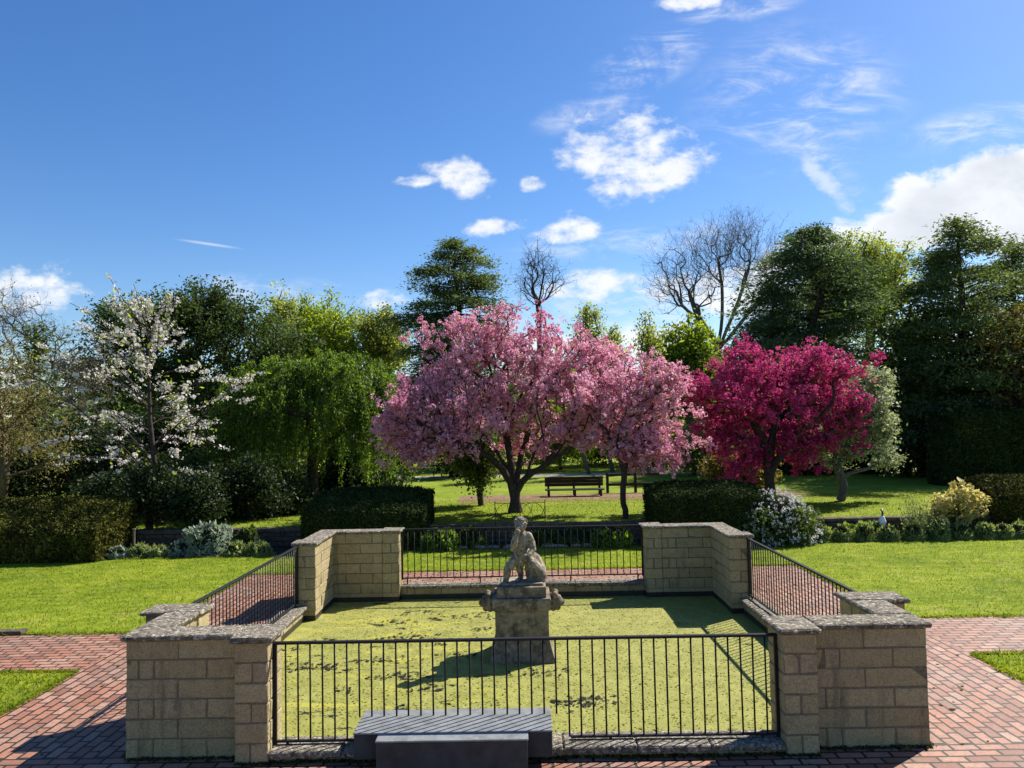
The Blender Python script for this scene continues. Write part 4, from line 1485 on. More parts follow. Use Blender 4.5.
# bare snag and bare big tree
D = 46.0
base = ground_pt(541, D)
t = thing('bare_tree', 'small bare tree with a few crooked limbs above the pink cherry', 'tree', base, 'bare trees')
lob = [px_lobe(535, 268, D, 12, 20), px_lobe(553, 282, D, 14, 16), px_lobe(528, 285, D, 9, 18)]
A, par, PL = skeleton(trunk_line(base, at(538, 305, D), 6, 0.01), lobes_points(lob, 60, 0.4), 0.75)
b = Buf()
wood(b, A, par, 0.15, 0.012, e=2.0, wob=0.07)
tp = twigs(b, A[6:], 4, 0.9, 0.011, 0.6)
twigs(b, tp, 2, 0.5, 0.007, 0.5)
b.build('trunk', M_BARK, t)
D = 45.0
base = ground_pt(715, D)
t = thing('bare_tree', 'large bare tree with a fan of fine twigs against the clouds', 'tree', base, 'bare trees')
mid = at(718, 350, D)
stems = [[base, at(716, 400, D), mid, at(700, 320, D), at(690, 295, D)], [mid, at(722, 318, D), at(722, 285, D + 1), at(718, 260, D + 1)],
         [mid, at(730, 322, D), at(742, 290, D), at(750, 262, D)], [mid, at(735, 330, D - 1), at(755, 305, D - 1.5), at(768, 285, D - 2)], [mid, at(703, 325, D + 1), at(682, 305, D + 1.5), at(670, 285, D + 2)]]
lob = [px_lobe(*a) for a in ((690, 275, D, 36, 42, 40), (722, 262, D, 36, 40, 40), (752, 258, D, 32, 38, 40), (668, 290, D, 20, 26, 24), (770, 275, D, 18, 28, 24), (735, 240, D, 26, 20, 24))]
pts = lobes_points(lob, 620, 0.4)
tops = np.array([s[-1] for s in stems])
own = np.argmin(np.linalg.norm(pts[:, None] - tops[None], axis=2), axis=1)
b = Buf()
for k, s in enumerate(stems):
    A, par, PL = skeleton(s, pts[own == k], 0.35)
    wood(b, A, par, 0.19 if k == 0 else 0.10, 0.008, e=2.0, wob=0.05)
    tp = twigs(b, A[len(s):], 2, 1.0, 0.007, 0.4, centre=mid)
    twigs(b, tp, 2, 0.6, 0.0055, 0.4, centre=mid)
b.build('trunk', M_BARK_G, t)
# thin young trees over the pink cherry
for (px, py, rx, rz, D, lab) in ((588, 330, 18, 32, 36, 'thin pale sapling tree behind the pink blossom, sky showing through'), (612, 350, 12, 26, 37, 'slightest pale sapling right of the other sapling'),
                                 (648, 345, 16, 36, 36, 'thin pale sapling in the gap between pink and magenta trees')):
    lob = cluster_lobes(at(px, py, D), np.array((rx, rx, rz)) * D / F_PX, 6, 0.5)
    leafy_tree('young_tree', lab, ground_pt(px, D), lob, 130, 13, 0.22, 0.12, L_PALE, M_BARK_G, 0.10, 0.012, group='green trees')
D = 40.0
lob = cluster_lobes(at(690, 375, D), np.array((40, 36, 55)) * D / F_PX, 9, 0.5)
leafy_tree('broadleaf_tree', 'round yellow green tree between the pink and magenta blossom', ground_pt(690, D), lob, 420, 42, 0.3, 0.19, L_SPRING, M_BARK_G, 0.2, 0.02, group='green trees')
D = 36.0
prof = lambda s: 4.1 * max(0.0, (1 - ((s - 0.35) / 0.66) ** 2 if s > 0.35 else 0.95)) ** 0.6 * (0.85 + 0.2 * math.sin(s * 31)) + 0.3
conifer('evergreen_tree', 'massive dark evergreen behind the magenta blossom tree', ground_pt(818, D), 11.3, prof, 170, M_BARK, L_EVER, 0.4, 0.13, 22, 0.06, 0.2, 0.3, 0.2, 24, 'evergreen trees')
prof2 = lambda s: 3.0 * max(0.0, 1 - s ** 2.2) ** 0.7 + 0.2
conifer('evergreen_tree', 'narrower dark evergreen leaning out left of the massive one', ground_pt(778, 37.5), 8.9, prof2, 110, M_BARK, L_EVER, 0.3, 0.13, 22, 0.08, 0.2, 0.3, 0.2, 20, 'evergreen trees')
D = 48.0
for (px, py, rx, rz, mt, lab) in ((872, 300, 40, 62, L_PALE, 'tall pale green tree showing behind the massive evergreen'), (830, 290, 32, 50, L_OLIVE, 'olive green tree topping out above the massive evergreen')):
    lob = cluster_lobes(at(px, py, D), np.array((rx, rx, rz)) * D / F_PX, 9, 0.5)
    leafy_tree('broadleaf_tree', lab, ground_pt(px, D), lob, 430, 46, 0.3, 0.165, mt, M_BARK_G, 0.3, 0.02, group='green trees', clump=110, sig=0.42)
D = 30.5
pr3 = lambda s: (3.1 - 1.1 * max(0, s - 0.5)) * max(0.0, 1 - s ** 4.5) ** 0.6 * (0.72 + 0.3 * math.sin(s * 37)) + 0.3
conifer('cedar_tree', 'tall dark open cedar at far right with sky between its limbs', ground_pt(968, D), at(968, 222, D)[2] - ZU, pr3, 150, M_BARK, L_CEDAR, 0.34, 0.125, 17, 0.10, 0.35, 0.3, 0.17, 22, 'evergreen trees')
D = 33.5
conifer('cedar_tree', 'dark cedar at the right edge, behind and right of the open cedar', ground_pt(1022, D), at(1022, 246, D)[2] - ZU, pr3, 140, M_BARK, L_CEDAR, 0.34, 0.125, 17, 0.08, 0.35, 0.3, 0.17, 22, 'evergreen trees')
D = 31.5
lob = [px_lobe(*a) for a in ((925, 370, D, 50, 60, 50), (900, 410, D, 45, 50, 45), (950, 430, D, 50, 45, 45), (905, 330, D, 28, 40))]
leafy_tree('broadleaf_tree', 'dull green tree between the massive evergreen and far right cedar', ground_pt(920, D), lob, 520, 38, 0.28, 0.17, L_SHRUB, M_BARK, 0.25, 0.02, group='green trees')
D = 29.0
lob = [px_lobe(*a) for a in ((1020, 350, D, 30, 50, 36), (1010, 390, D, 24, 36), (1045, 380, D, 40, 60), (1000, 350, D, 16, 16))]
leafy_tree('broadleaf_tree', 'bronze leaved tree at the far right above the tall hedge', ground_pt(1030, D), lob, 330, 34, 0.22, 0.14, L_BROWN, M_BARK, 0.2, 0.015, group='green trees')
# left edge
D = 22.0
lob = [px_lobe(*a) for a in ((15, 420, D, 46, 60, 45), (-20, 390, D, 45, 60, 45), (50, 450, D, 30, 34, 30), (10, 365, D, 26, 34), (-30, 440, D, 60, 50))]
leafy_tree('willow_tree', 'tan twiggy tree with dull yellow leaves at the left edge', ground_pt(5, D), lob, 620, 20, 0.17, 0.085, L_TAN, M_BARK_T, 0.14, 0.010, group='green trees', aspect=0.35)
D = 30.0
base = ground_pt(45, D)
t = thing('bare_tree', 'grey bare twiggy tree between left edge and white cherry', 'tree', base, 'bare trees')
lob = [px_lobe(*a) for a in ((20, 330, D, 36, 36, 40), (70, 365, D, 36, 34, 40), (95, 390, D, 26, 34, 30), (0, 310, D, 26, 24, 30), (45, 390, D, 50, 40, 45))]
A, par, PL = skeleton(trunk_line(base, at(45, 410, D), 5, 0.03), lobes_points(lob, 480, 0.4), 0.35)
b = Buf()
wood(b, A, par, 0.16, 0.008, e=2.0, wob=0.07)
tp = twigs(b, A[5:], 4, 0.7, 0.006, 0.5)
b.build('trunk', M_BARK_G, t)
lv = Buf()
lv.leaves(tp[rng.integers(0, len(tp), 1500)] + rng.normal(0, 0.05, (1500, 3)), 0.07, 0.5, 0.3)
lv.build('buds', L_TAN, t)
conifer('spruce_tree', 'small dark pointed conifer among bare twigs at left', ground_pt(33, 27.0), at(33, 326, 27.0)[2] - ZU, lambda s: 1.25 * (1 - s) ** 0.8 + 0.08, 90, M_BARK, L_YEW, 0.14, 0.13, 10, 0.05, 0.1, 0.25, 0.18, 14, 'evergreen trees')
# --- understorey: each shrub and small tree behind the lawns
under = [
    (70, 455, 27, 55, 45, L_DARK, 'dark green shrub behind the left hedge under the white cherry'),
    (130, 470, 24, 48, 44, L_DARK, 'dark shrub under the white cherry blossom'),
    (185, 480, 22.5, 34, 34, L_SHRUB, 'yellow flecked shrub right of the white cherry stem'),
    (235, 470, 27, 50, 44, L_DARK, 'dark shrub left of the weeping tree'),
    (150, 492, 18.95, 24, 32, L_DARK, 'dark leafy shrub hiding the foot of the white cherry'),
    (195, 500, 19.2, 26, 24, L_DARK, 'dark shrub in front of the white cherry at its right'),
    (250, 490, 20.5, 34, 32, L_DARK, 'dark shrub under the left side of the weeping tree'),
    (292, 498, 22.0, 30, 26, L_DARK, 'low dark shrub beside the weeping trunk'),
    (110, 494, 20.6, 32, 24, L_DARK, 'dark leafy shrub between left hedge and white cherry stem'),
    (205, 495, 21.0, 34, 26, L_DARK, 'dark shrub behind the grey sage bush'),
    (255, 490, 26, 34, 26, L_DARK, 'dark shrub behind curtains of the weeping tree at its left'),
    (160, 440, 25, 50, 40, L_DARK, 'tall dark shrub directly behind the white cherry stem'),
    (375, 480, 28, 30, 26, L_DARK, 'dark shrub behind the dark hedge block'),
    (30, 480, 23, 50, 30, L_DARK, 'low dark shrub directly behind the left hedge'),
    (400, 440, 31, 44, 46, L_SHRUB, 'dark bushy tree between weeping tree and pink cherry'),
    (450, 450, 36, 40, 34, L_DARK, 'dark bush seen below the left of the pink cherry'),
    (480, 455, 23, 26, 36, L_SHRUB, 'bushy many stemmed shrub just left of pink cherry trunk'),
    (560, 440, 40, 40, 34, L_SPRING, 'light green bush in gap right of pink cherry trunk'),
    (610, 430, 44, 40, 40, L_SHRUB, 'green bush behind the slim cherry stem'),
    (655, 440, 42, 40, 36, L_SPRING, 'bright green bush behind the wooden fence at right'),
    (693, 452, 34, 30, 26, L_PALE, 'pale leafy bush left of the magenta tree'),
    (742, 470, 25, 34, 24, L_BROWN, 'brownish bush at the foot of magenta tree'),
    (740, 400, 46, 50, 60, L_SHRUB, 'dark green tree directly behind the magenta tree'),
    (790, 445, 34, 42, 36, L_DARK, 'dark bush behind the magenta tree trunk'),
    (868, 440, 34, 40, 40, L_DARK, 'dark bush behind the silvery tree'),
    (905, 455, 31, 26, 26, L_SHRUB, 'dull green bush left of the tall clipped hedges'),
    (975, 400, 31.5, 60, 50, L_EVER, 'dark bush over the tall clipped hedges'),
    (345, 465, 29, 44, 36, L_DARK, 'dark bush under the weeping tree'),
    (285, 480, 30, 34, 28, L_DARK, 'low dark bush left of the weeping trunk'),
    (520, 405, 48, 60, 50, L_SHRUB, 'green tree directly behind the pink cherry crown'),
    (590, 395, 50, 46, 40, L_OLIVE, 'olive tree behind the right of the pink cherry crown'),
]
for (px, py, D, rx, rz, mt, lab) in under:
    c = at(px, py, D)
    lob = cluster_lobes(c, np.array((rx, rx * 0.9, rz)) * D / F_PX, 8, 0.5, -0.9)
    k = D / F_PX
    area = rx * rz / 1600.0
    leafy_tree('shrub', lab, ground_pt(px, D), lob, int(170 * area ** 0.8) + 60, 48, 0.3 * D / 34, 0.115 * D / 34 + 0.025, mt, M_BARK, 0.09, 0.012, group='shrubs and small trees behind the lawns', cat='shrub')
# far wood closing the horizon
b = Buf()
c = np.stack((rng.uniform(-75, 75, 26000), rng.uniform(60, 75, 26000), ZU + rng.uniform(0, 1, 26000) ** 0.8 * 7.0), 1)
c[:, 2] *= 0.72 + 0.3 * np.sin(c[:, 0] * 0.31) * np.sin(c[:, 0] * 0.13 + 1)
b.leaves(c, 0.75, 0.7, 0.5)
tag(b.build('far_wood', L_SHRUB), 'far green wood seen through gaps in the garden trees', 'wood', kind='stuff')


# ------------------------------------------------------------------ hedges
def hedge(name, label, x0, x1, y0, y1, z0, zf, zb, leafm, dens, size, group, rot=0.0, tall=False):
    """clipped hedge: twiggy core and a skin of small leaves; top rises from zf at the front to zb at the back"""
    r = 0.10 if not tall else 0.14
    prof = [(y0 + 0.02, z0), (y0, z0 + (zf - z0) * 0.5), (y0 + 0.01, zf - r), (y0 + r * 0.4, zf - r * 0.35), (y0 + r * 1.2, zf + 0.01)]
    for s in (0.25, 0.45, 0.65, 0.82):
        prof.append((y0 + (y1 - y0) * s, zf + (zb - zf) * (0.5 * s + 0.5 * math.sin(s * math.pi / 2))))
    prof += [(y1 - r, zb), (y1 - r * 0.3, zb - r * 0.5), (y1, zb - r * 1.5), (y1, z0)]
    prof = np.array(prof)
    nx = max(4, int((x1 - x0) / 0.3))
    xs = np.linspace(x0, x1, nx)
    V = []
    cy = (y0 + y1) / 2
    for i, x in enumerate(xs):
        e = min(i, nx - 1 - i)
        s = 0.93 if e == 0 else 1.0
        wob = rng.normal(0, 0.018, (len(prof), 2))
        p = (prof - np.array((cy, z0))) * s + np.array((cy, z0)) + wob
        V.append(np.stack((np.full(len(prof), x), p[:, 0], np.maximum(p[:, 1], z0)), 1))
    V = np.array(V)
    m_ = len(prof)
    q = []
    for i in range(nx - 1):
        for j in range(m_ - 1):
            q.append((i * m_ + j, (i + 1) * m_ + j, (i + 1) * m_ + j + 1, i * m_ + j + 1))
    b = Buf()
    flat = V.reshape(-1, 3)
    b.add(flat, q, 1)
    b.add(V[0], [list(range(m_))[::-1]], 1)
    b.add(V[-1], [list(range(m_))], 1)
    # leaves over all faces
    Q = flat[np.array(q)]
    a1 = np.linalg.norm(np.cross(Q[:, 1] - Q[:, 0], Q[:, 3] - Q[:, 0]), axis=1)
    n = int(a1.sum() * dens)
    pick = rng.choice(len(Q), n, p=a1 / a1.sum())
    u, v = rng.uniform(0, 1, (n, 1)), rng.uniform(0, 1, (n, 1))
    P = Q[pick]
    c = (P[:, 0] * (1 - u) + P[:, 1] * u) * (1 - v) + (P[:, 3] * (1 - u) + P[:, 2] * u) * v
    nr = unit(np.cross(P[:, 1] - P[:, 0], P[:, 3] - P[:, 0]))
    c = c + nr * rng.normal(0.02, 0.022, (n, 1))
    b.leaves(c, size, 0.5, 0.15, 0, out=nr * 0.7)
    for xe, sgn in ((x0, -1), (x1, 1)):
        n = int((y1 - y0) * (zf - z0 + zb - z0) * 0.5 * dens)
        yy_ = rng.uniform(y0 + 0.02, y1 - 0.02, n)
        top_ = np.interp(yy_, prof[:-1, 0], np.maximum.accumulate(prof[:-1, 1])) if False else zf + (zb - zf) * np.sin(np.clip((yy_ - y0) / (y1 - y0), 0, 1) * math.pi / 2)
        zz_ = z0 + (top_ - 0.03 - z0) * rng.uniform(0, 1, n)
        c = np.stack((xe + sgn * rng.normal(0.02, 0.025, n), yy_, zz_), 1)
        b.leaves(c, size, 0.5, 0.15, 0, out=np.array((sgn * 0.7, 0, 0)))
    o = b.build(name, [leafm, M_CORE], None, ((x0 + x1) / 2, cy, z0))
    return tag(o, label, 'hedge', group)


HG = 'clipped hedges'
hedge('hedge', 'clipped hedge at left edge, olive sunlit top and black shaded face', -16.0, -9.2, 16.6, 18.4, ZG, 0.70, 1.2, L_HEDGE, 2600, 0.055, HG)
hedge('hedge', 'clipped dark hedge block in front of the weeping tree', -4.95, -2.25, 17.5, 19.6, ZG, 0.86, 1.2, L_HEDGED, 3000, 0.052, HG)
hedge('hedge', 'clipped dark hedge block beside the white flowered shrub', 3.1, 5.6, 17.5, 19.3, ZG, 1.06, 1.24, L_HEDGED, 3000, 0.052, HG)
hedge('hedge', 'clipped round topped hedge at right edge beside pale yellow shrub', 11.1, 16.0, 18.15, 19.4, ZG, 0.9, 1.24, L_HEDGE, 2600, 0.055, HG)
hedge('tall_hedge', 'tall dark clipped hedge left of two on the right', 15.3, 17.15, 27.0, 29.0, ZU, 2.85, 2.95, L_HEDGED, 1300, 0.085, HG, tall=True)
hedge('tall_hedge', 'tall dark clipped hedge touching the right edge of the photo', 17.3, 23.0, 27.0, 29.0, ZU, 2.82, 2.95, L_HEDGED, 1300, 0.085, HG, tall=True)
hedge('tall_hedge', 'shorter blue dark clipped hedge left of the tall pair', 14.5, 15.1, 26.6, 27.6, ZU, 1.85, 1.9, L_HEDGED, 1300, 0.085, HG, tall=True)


# ------------------------------------------------------------------ border plants and walls
def mound(name, label, c, r, n, size, leafm, group=None, aspect=0.25, core=True, upright=0.4, flowers=None, fm=None, cat='plant'):
    c, r = np.array(c, float), np.array(r, float)
    t = thing(name, label, cat, c, group)
    b = Buf()
    if core:
        b.ball(c + np.array((0, 0, r[2] * 0.42)), r * np.array((0.74, 0.74, 0.5)), 1, 14, 9)
    d = unit(rng.normal(size=(n, 3)))
    d[:, 2] = np.abs(d[:, 2]) * 1.0 - 0.08
    bump_ = 1 + 0.13 * np.sin(d[:, :1] * 7 + c[0] * 3) * np.sin(d[:, 1:2] * 6 + c[0]) + 0.1 * np.sin(d[:, 2:] * 8 + c[0] * 5)
    p = c + d * r * bump_ * rng.uniform(0.72, 1.03, (n, 1))
    p[:, 2] = np.maximum(p[:, 2], c[2] + 0.015)
    b.leaves(p, size, aspect, 0.0, 0, long_dir=d + np.array((0, 0, upright)))
    b.build('foliage', [leafm, M_CORE], t)
    if flowers:
        m_ = flowers
        d = unit(rng.normal(size=(m_, 3)) + np.array((0, -0.3, 0.3)))
        d[:, 2] = np.abs(d[:, 2])
        p0 = c + d * r * rng.uniform(0.9, 1.06, (m_, 1))
        dd = unit(rng.normal(size=(m_ * 7, 3)))
        p = np.repeat(p0, 7, axis=0) + dd * 0.03
        fb = Buf()
        fb.leaves(p, 0.031, 0.85, 0.0, out=dd)
        fb.build('flowers', fm, t)
    return t


# raised lawn's retaining wall
rw = thing('retaining_wall', 'low dark stone wall holding up the raised lawn behind borders', 'wall', (0, 18.5, ZG))
b = Buf()
for i in range(3):
    x = -22.0 + rng.uniform(0, 0.3)
    while x < 22:
        L = rng.uniform(0.25, 0.55)
        b.box(x, x + L - 0.012, 18.42 - rng.uniform(0, 0.015), 18.62, ZG + i * 0.115, ZG + (i + 1) * 0.115 - 0.01, bev=0.012, jit=0.003)
        x += L
b.box(-22, 22, 18.45, 18.6, ZG - 0.1, ZG + 0.34, mat=0)
b.build('wall', M_RETW, rw)
b = Buf()
slabs(b, -22, 22, 18.37, 18.66, ZG + 0.345, ZU + 0.035, 0.6)
b.build('coping', M_RETW, rw)

# white flowered shrub and yellow shrub
mound('flowering_shrub', 'rounded dark shrub dotted with white flowers beside right hedge', (at(776, 520, 17.7)[0], 17.75, ZG), (1.0, 0.8, 1.17), 8500, 0.075, L_SHRUB, None, 0.5, True, 0.1, 600, P_BUD, 'shrub')
lobp = at(957, 512, 18.2)
for nm, lab, cc, k, sz in (('pale_shrub', 'pale yellow leaved shrub on right beside the round topped hedge', (lobp[0], 18.2, ZG), 1.0, 0.085),):
    t = thing(nm, lab, 'shrub', cc)
    lob = [(np.array((cc[0], 18.2, 0.55)), np.array((0.62, 0.5, 0.42))), (np.array((cc[0] + 0.1, 18.2, 0.95)), np.array((0.4, 0.38, 0.25))), (np.array((cc[0] - 0.4, 18.1, 0.75)), np.array((0.25, 0.25, 0.2))),
           (np.array((cc[0] + 0.5, 18.1, 0.75)), np.array((0.25, 0.25, 0.2))), (np.array((cc[0] - 0.6, 18.1, 0.35)), np.array((0.3, 0.3, 0.25)))]
    pts = lobes_points(lob, 210, 0.4)
    A, par, PL = skeleton(trunk_line(cc, (cc[0], 18.2, 0.3), 3, 0.02), pts, 0.5)
    b = Buf()
    wood(b, A, par, 0.035, 0.006)
    b.build('stems', M_BARK, t)
    c = np.repeat(A[3:], 16, axis=0)
    dd = unit(rng.normal(size=c.shape))
    b = Buf()
    b.leaves(c + dd * 0.08 * rng.uniform(0.4, 1.2, (len(c), 1)), sz, 0.5, 0.3, out=dd)
    b.build('foliage', L_YPALE, t)
    p = lobes_points([(np.array((cc[0] - 0.1, 18.2, 0.3)), np.array((0.75, 0.2, 0.35)))], 900, 0.5)
    p[:, 2] = np.maximum(p[:, 2], ZG + 0.03)
    b = Buf()
    b.leaves(p, 0.08, 0.5, 0.3)
    b.build('lower_leaves', L_SHRUB, t)
# rose bush with bare pale stems left of it
t = thing('rose_bush', 'thin leggy green bush with upright stems left of pale yellow shrub', 'shrub', (at(917, 520, 17.8)[0], 17.8, ZG))
b, lv = Buf(), Buf()
cs = []
for i in range(26):
    p = np.array(t.location) + np.array((rng.normal(0, 0.16), rng.normal(0, 0.1), 0))
    e = p + np.array((rng.normal(0, 0.22), rng.normal(0, 0.12), rng.uniform(0.5, 1.0)))
    ln = np.array([p, (p + e) / 2 + rng.normal(0, 0.03, 3), e])
    b.tube(ln, [0.009, 0.007, 0.004], 4, cap=False)
    q = rng.uniform(0.15, 1.05, 34)
    cs.append(np.stack([np.interp(q * 2, range(3), ln[:, a]) for a in range(3)], 1) + rng.normal(0, 0.05, (34, 3)))
lv.leaves(np.vstack(cs), 0.06, 0.5, 0.3)
b.build('stems', M_BARK_P, t)
lv.build('foliage', L_MOUND, t)

MG = 'low green mounds edging the right border'
ms = [(820, 'first'), (842, ''), (865, ''), (887, ''), (913, ''), (938, ''), (962, ''), (984, ''), (1002, ''), (1018, '')]
desc = ['low green mound at the foot of white flowered shrub, leftmost of the edging row', 'green edging mound second from the white flowered shrub', 'green edging mound just left of the white bird ornament',
        'green edging mound right below the white bird ornament', 'green edging mound in front of the leggy green bush', 'green edging mound left of centre under the pale yellow shrub',
        'green edging mound right of centre under the pale yellow shrub', 'green edging mound where pale yellow shrub meets the right hedge', 'shaded edging mound in front of the right hedge',
        'shaded edging mound at the right edge of the photo']
for (px, _), ds in zip(ms, desc):
    x = at(px, 535, 17.7)[0]
    mound('edging_plant', ds, (x, 17.68 + rng.uniform(-0.05, 0.05), ZG), (rng.uniform(0.22, 0.27), 0.2, rng.uniform(0.34, 0.42)), 1500, 0.085, L_MOUND, MG)
for px, y, r, ds in ((872, 18.0, 0.34, 'taller bright green clump behind the edging mounds near bird ornament'), (849, 18.05, 0.27, 'small bright green clump behind the second edging mound')):
    mound('leafy_clump', ds, (at(px, 530, y)[0], y, ZG), (r, 0.25, r * 1.25), 1100, 0.09, L_WEEP, None, 0.45)
# left border
mound('sage_bush', 'pale grey green sage bush in the left border', (at(205, 540, 17.3)[0], 17.5, ZG), (0.62, 0.45, 0.72), 3600, 0.10, L_SAGE, None, 0.35, cat='shrub')
mound('sage_bush', 'small pale grey bush touching the left of the larger sage bush', (at(176, 545, 17.2)[0], 17.35, ZG), (0.28, 0.25, 0.34), 1000, 0.09, L_SAGE, None, 0.35, cat='shrub')
LGP = 'low green plants edging the left border'
for px, sz, lm, ds in ((100, 0.30, L_MOUND, 'low edging plant beside the end of left hedge'), (117, 0.26, L_SAGE, 'greyish edging plant second from the left hedge'), (137, 0.27, L_MOUND, 'green edging plant by the thin wooden stake'),
                       (155, 0.26, L_MOUND, 'green edging plant between wooden stake and sage bush'), (235, 0.29, L_MOUND, 'green edging mound just right of the large sage bush'),
                       (257, 0.30, L_MOUND, 'green edging mound nearest the far left stone corner')):
    mound('edging_plant', ds, (at(px, 550, 17.1)[0], 17.2 + rng.uniform(-0.05, 0.05), ZG), (sz, 0.24, sz * 1.05), 1200, 0.09, lm, LGP)
mound('leafy_clump', 'dark green clump behind the mounds left of far corner', (at(246, 535, 17.6)[0], 17.7, ZG), (0.4, 0.3, 0.55), 1300, 0.12, L_SHRUB, None, 0.45)
# centre border seen through the far railing
for px, y, rx, rz, lm, n, ds in ((440, 17.5, 0.45, 0.5, L_WEEP, 1500, 'bright green leafy plant right of dark hedge behind far railing'), (470, 17.9, 0.4, 0.45, L_SHRUB, 1100, 'dark leafy plant behind far railing left of statue'),
                                 (575, 17.9, 0.5, 0.42, L_SHRUB, 1300, 'dark leafy plant behind far railing right of statue'), (612, 17.5, 0.5, 0.5, L_WEEP, 1500, 'green leafy plant behind far railing beside the right corner'),
                                 (545, 18.0, 0.36, 0.4, L_SHRUB, 1000, 'small dark plant beside the wire trellis')):
    mound('border_plant', ds, (at(px, 530, y)[0], y, ZG), (rx, 0.35, rz), n, 0.14, lm, 'leafy plants behind the far railing', 0.3, upright=0.7)
# rough stones along the centre border
for i, px in enumerate((447, 462, 478, 492, 508, 548, 562, 576, 590)):
    b = Buf()
    p = at(px, 545, 17.55)
    for k in range(4):
        b.ball((p[0] + rng.normal(0, 0.06), 17.55 + rng.normal(0, 0.03), ZG + 0.03), (rng.uniform(0.08, 0.13), 0.09, rng.uniform(0.04, 0.07)), seg=8, rings=6)
    o = remeshed(b, 'edging_stone', M_COPING, None, 0.03)
    tag(o, 'flat pale edging stone between lawn and plants behind far railing', 'stone', 'edging stones of the far border')

# wire trellis panel behind the statue
D = 17.6
xl, xr_, zt_ = at(495, 510, D)[0], at(545, 510, D)[0], at(520, 503, D)[2]
t = thing('wire_trellis', 'thin wire trellis of crossing hoops standing behind the statue', 'trellis', ((xl + xr_) / 2, D, ZG))
for x in (xl, xr_):
    b = Buf()
    b.tube([(x, D, ZG - 0.02), (x, D, zt_ + 0.05)], 0.011, 6)
    b.build('post', M_IRON, t)
b = Buf()
hw = (xr_ - xl) / 4
for k in range(3):
    cx = xl + hw * (k + 1)
    th = np.linspace(0, math.pi, 14)
    b.tube(np.stack((cx + hw * np.cos(th), np.full(14, D), zt_ - 0.33 + 0.33 * np.sin(th)), 1), 0.006, 5)
    b.tube(np.stack((cx + hw * np.cos(th), np.full(14, D), zt_ - 0.02 - 0.33 * np.sin(th)), 1), 0.006, 5)
for z in (zt_, zt_ - 0.34, 0.1):
    b.tube([(xl, D, z), (xr_, D, z)], 0.006, 5)
b.build('hoops', M_IRON, t)

# stake in the left border
D = 17.2
p = at(134, 550, D)
b = Buf()
b.box(p[0] - 0.02, p[0] + 0.02, D - 0.02, D + 0.02, ZG - 0.02, at(134, 530, D)[2], bev=0.004)
b.box(p[0] - 0.035, p[0] + 0.035, D - 0.03, D + 0.03, at(134, 530, D)[2], at(134, 530, D)[2] + 0.03, bev=0.004)
tag(b.build('wooden_stake', M_WOOD, None, (p[0], D, ZG)), 'thin upright wooden stake in the left border', 'stake')

# white bird ornament on the right border
D = 18.0
p = at(882, 520, D)
t = thing('bird_ornament', 'small white long necked bird ornament in the right border', 'ornament', (p[0], D, ZG))
M_ORN = plain_mat('white_glaze', (0.74, 0.74, 0.73), 0.4, 0.08, 12)
M_NECK = plain_mat('dark_neck_paint', (0.05, 0.045, 0.04), 0.5, 0.2, 12)
M_BEAK = plain_mat('yellow_paint', (0.55, 0.47, 0.22), 0.5, 0.2, 12)
b = Buf()
zc_ = at(882, 522, D)[2]
limb(b, [(p[0] - 0.02, D, zc_ - 0.12), (p[0], D, zc_), (p[0] + 0.01, D, zc_ + 0.1)], [0.06, 0.095, 0.055])
remeshed(b, 'body', M_ORN, t, 0.015)
b = Buf()
b.tube([(p[0] + 0.01, D, zc_ + 0.1), (p[0] + 0.02, D, zc_ + 0.18), (p[0] + 0.01, D, zc_ + 0.25)], [0.03, 0.022, 0.022], 8)
b.build('neck', M_NECK, t)
b = Buf()
b.ball((p[0] + 0.01, D, zc_ + 0.275), (0.04, 0.05, 0.035))
hd = b.build('head', M_BEAK, t)
b = Buf()
b.tube([(p[0] + 0.0, D - 0.03, zc_ + 0.275), (p[0] - 0.02, D - 0.11, zc_ + 0.262)], [0.018, 0.004], 6)
b.build('beak', M_BEAK, hd)
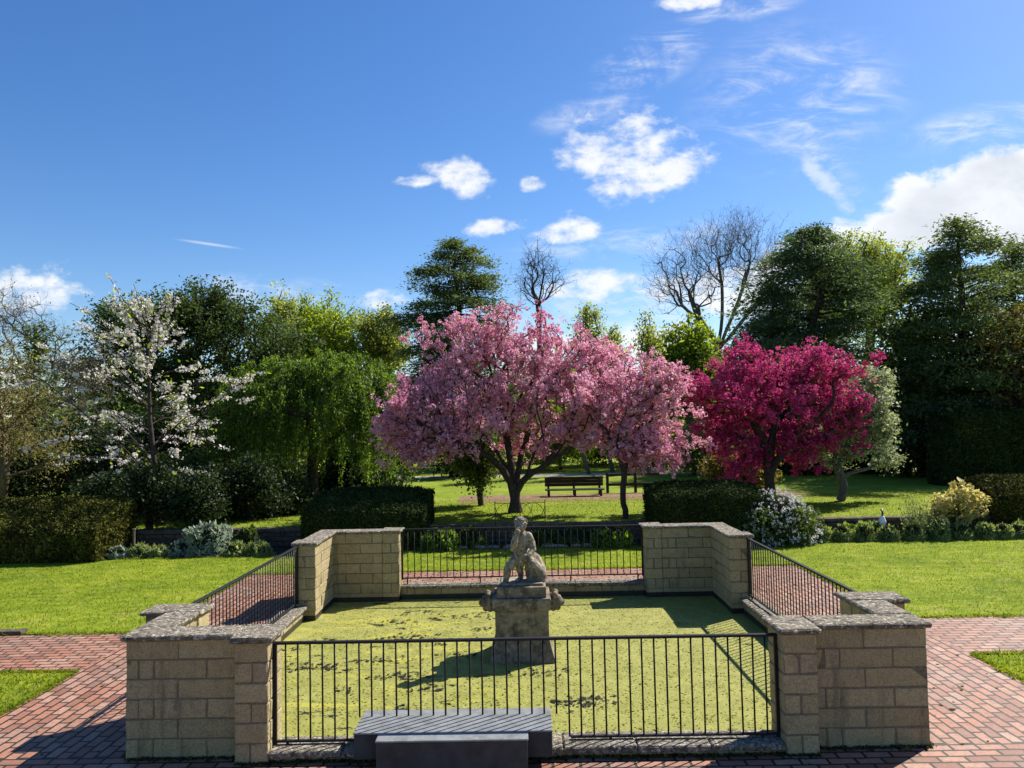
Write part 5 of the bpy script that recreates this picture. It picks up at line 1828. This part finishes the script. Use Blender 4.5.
for s in (-1, 1):
    b = Buf()
    b.tube([(p[0] + s * 0.03, D, zc_ - 0.12), (p[0] + s * 0.03, D, ZG)], 0.009, 6)
    b.build('leg', M_NECK, t)

# ------------------------------------------------------------------ bench and fences on the raised lawn
D = 25.4
bl, br_ = at(545, 485, D), at(604, 485, D)
t = thing('bench', 'long dark wooden bench on bare soil behind the pink cherry', 'bench', ((bl[0] + br_[0]) / 2, D, ZU))
for i in range(3):
    b = Buf()
    b.box(bl[0], br_[0], D + 0.26, D + 0.30, ZU + 0.31 + i * 0.105, ZU + 0.411 + i * 0.105, bev=0.006)
    b.build('back_slat', M_DKWOOD, t)
b = Buf()
for i in range(4):
    b.box(bl[0], br_[0], D - 0.22 + i * 0.115, D - 0.125 + i * 0.115, ZU + 0.205, ZU + 0.24, bev=0.005)
b.build('seat', M_DKWOOD, t)
for x in (bl[0] + 0.12, (bl[0] + br_[0]) / 2, br_[0] - 0.12):
    b = Buf()
    b.box(x - 0.035, x + 0.035, D - 0.2, D - 0.13, ZU, ZU + 0.204, bev=0.005)
    b.build('leg', M_DKWOOD, t)
    b = Buf()
    b.box(x - 0.035, x + 0.035, D + 0.3, D + 0.36, ZU, ZU + 0.6, bev=0.005)
    b.build('leg', M_DKWOOD, t)


def rail_fence(label, x0, x1, y, h, nrail, step, mt):
    t = thing('rail_fence', label, 'fence', ((x0 + x1) / 2, y, ZU))
    for k in range(nrail):
        z = ZU + h * (k + 1) / nrail
        b = Buf()
        b.box(x0, x1, y - 0.03, y - 0.002, z - 0.09, z, bev=0.006, jit=0.003)
        b.build('rail', mt, t)
    x = x0 + 0.06
    while x < x1:
        b = Buf()
        b.box(x - 0.045, x + 0.045, y, y + 0.09, ZU, ZU + h + 0.05, bev=0.006)
        b.build('post', mt, t)
        x += step


rail_fence('dark two rail wooden fence right of the bench', at(606, 490, 26.3)[0], at(660, 490, 26.3)[0], 26.3, 0.66, 2, 0.95, M_DKWOOD)
rail_fence('grey rail fence in tree shade left of the tall hedges', at(885, 475, 32.0)[0], at(935, 475, 32.0)[0], 32.0, 0.8, 2, 1.0, M_BARK_P)
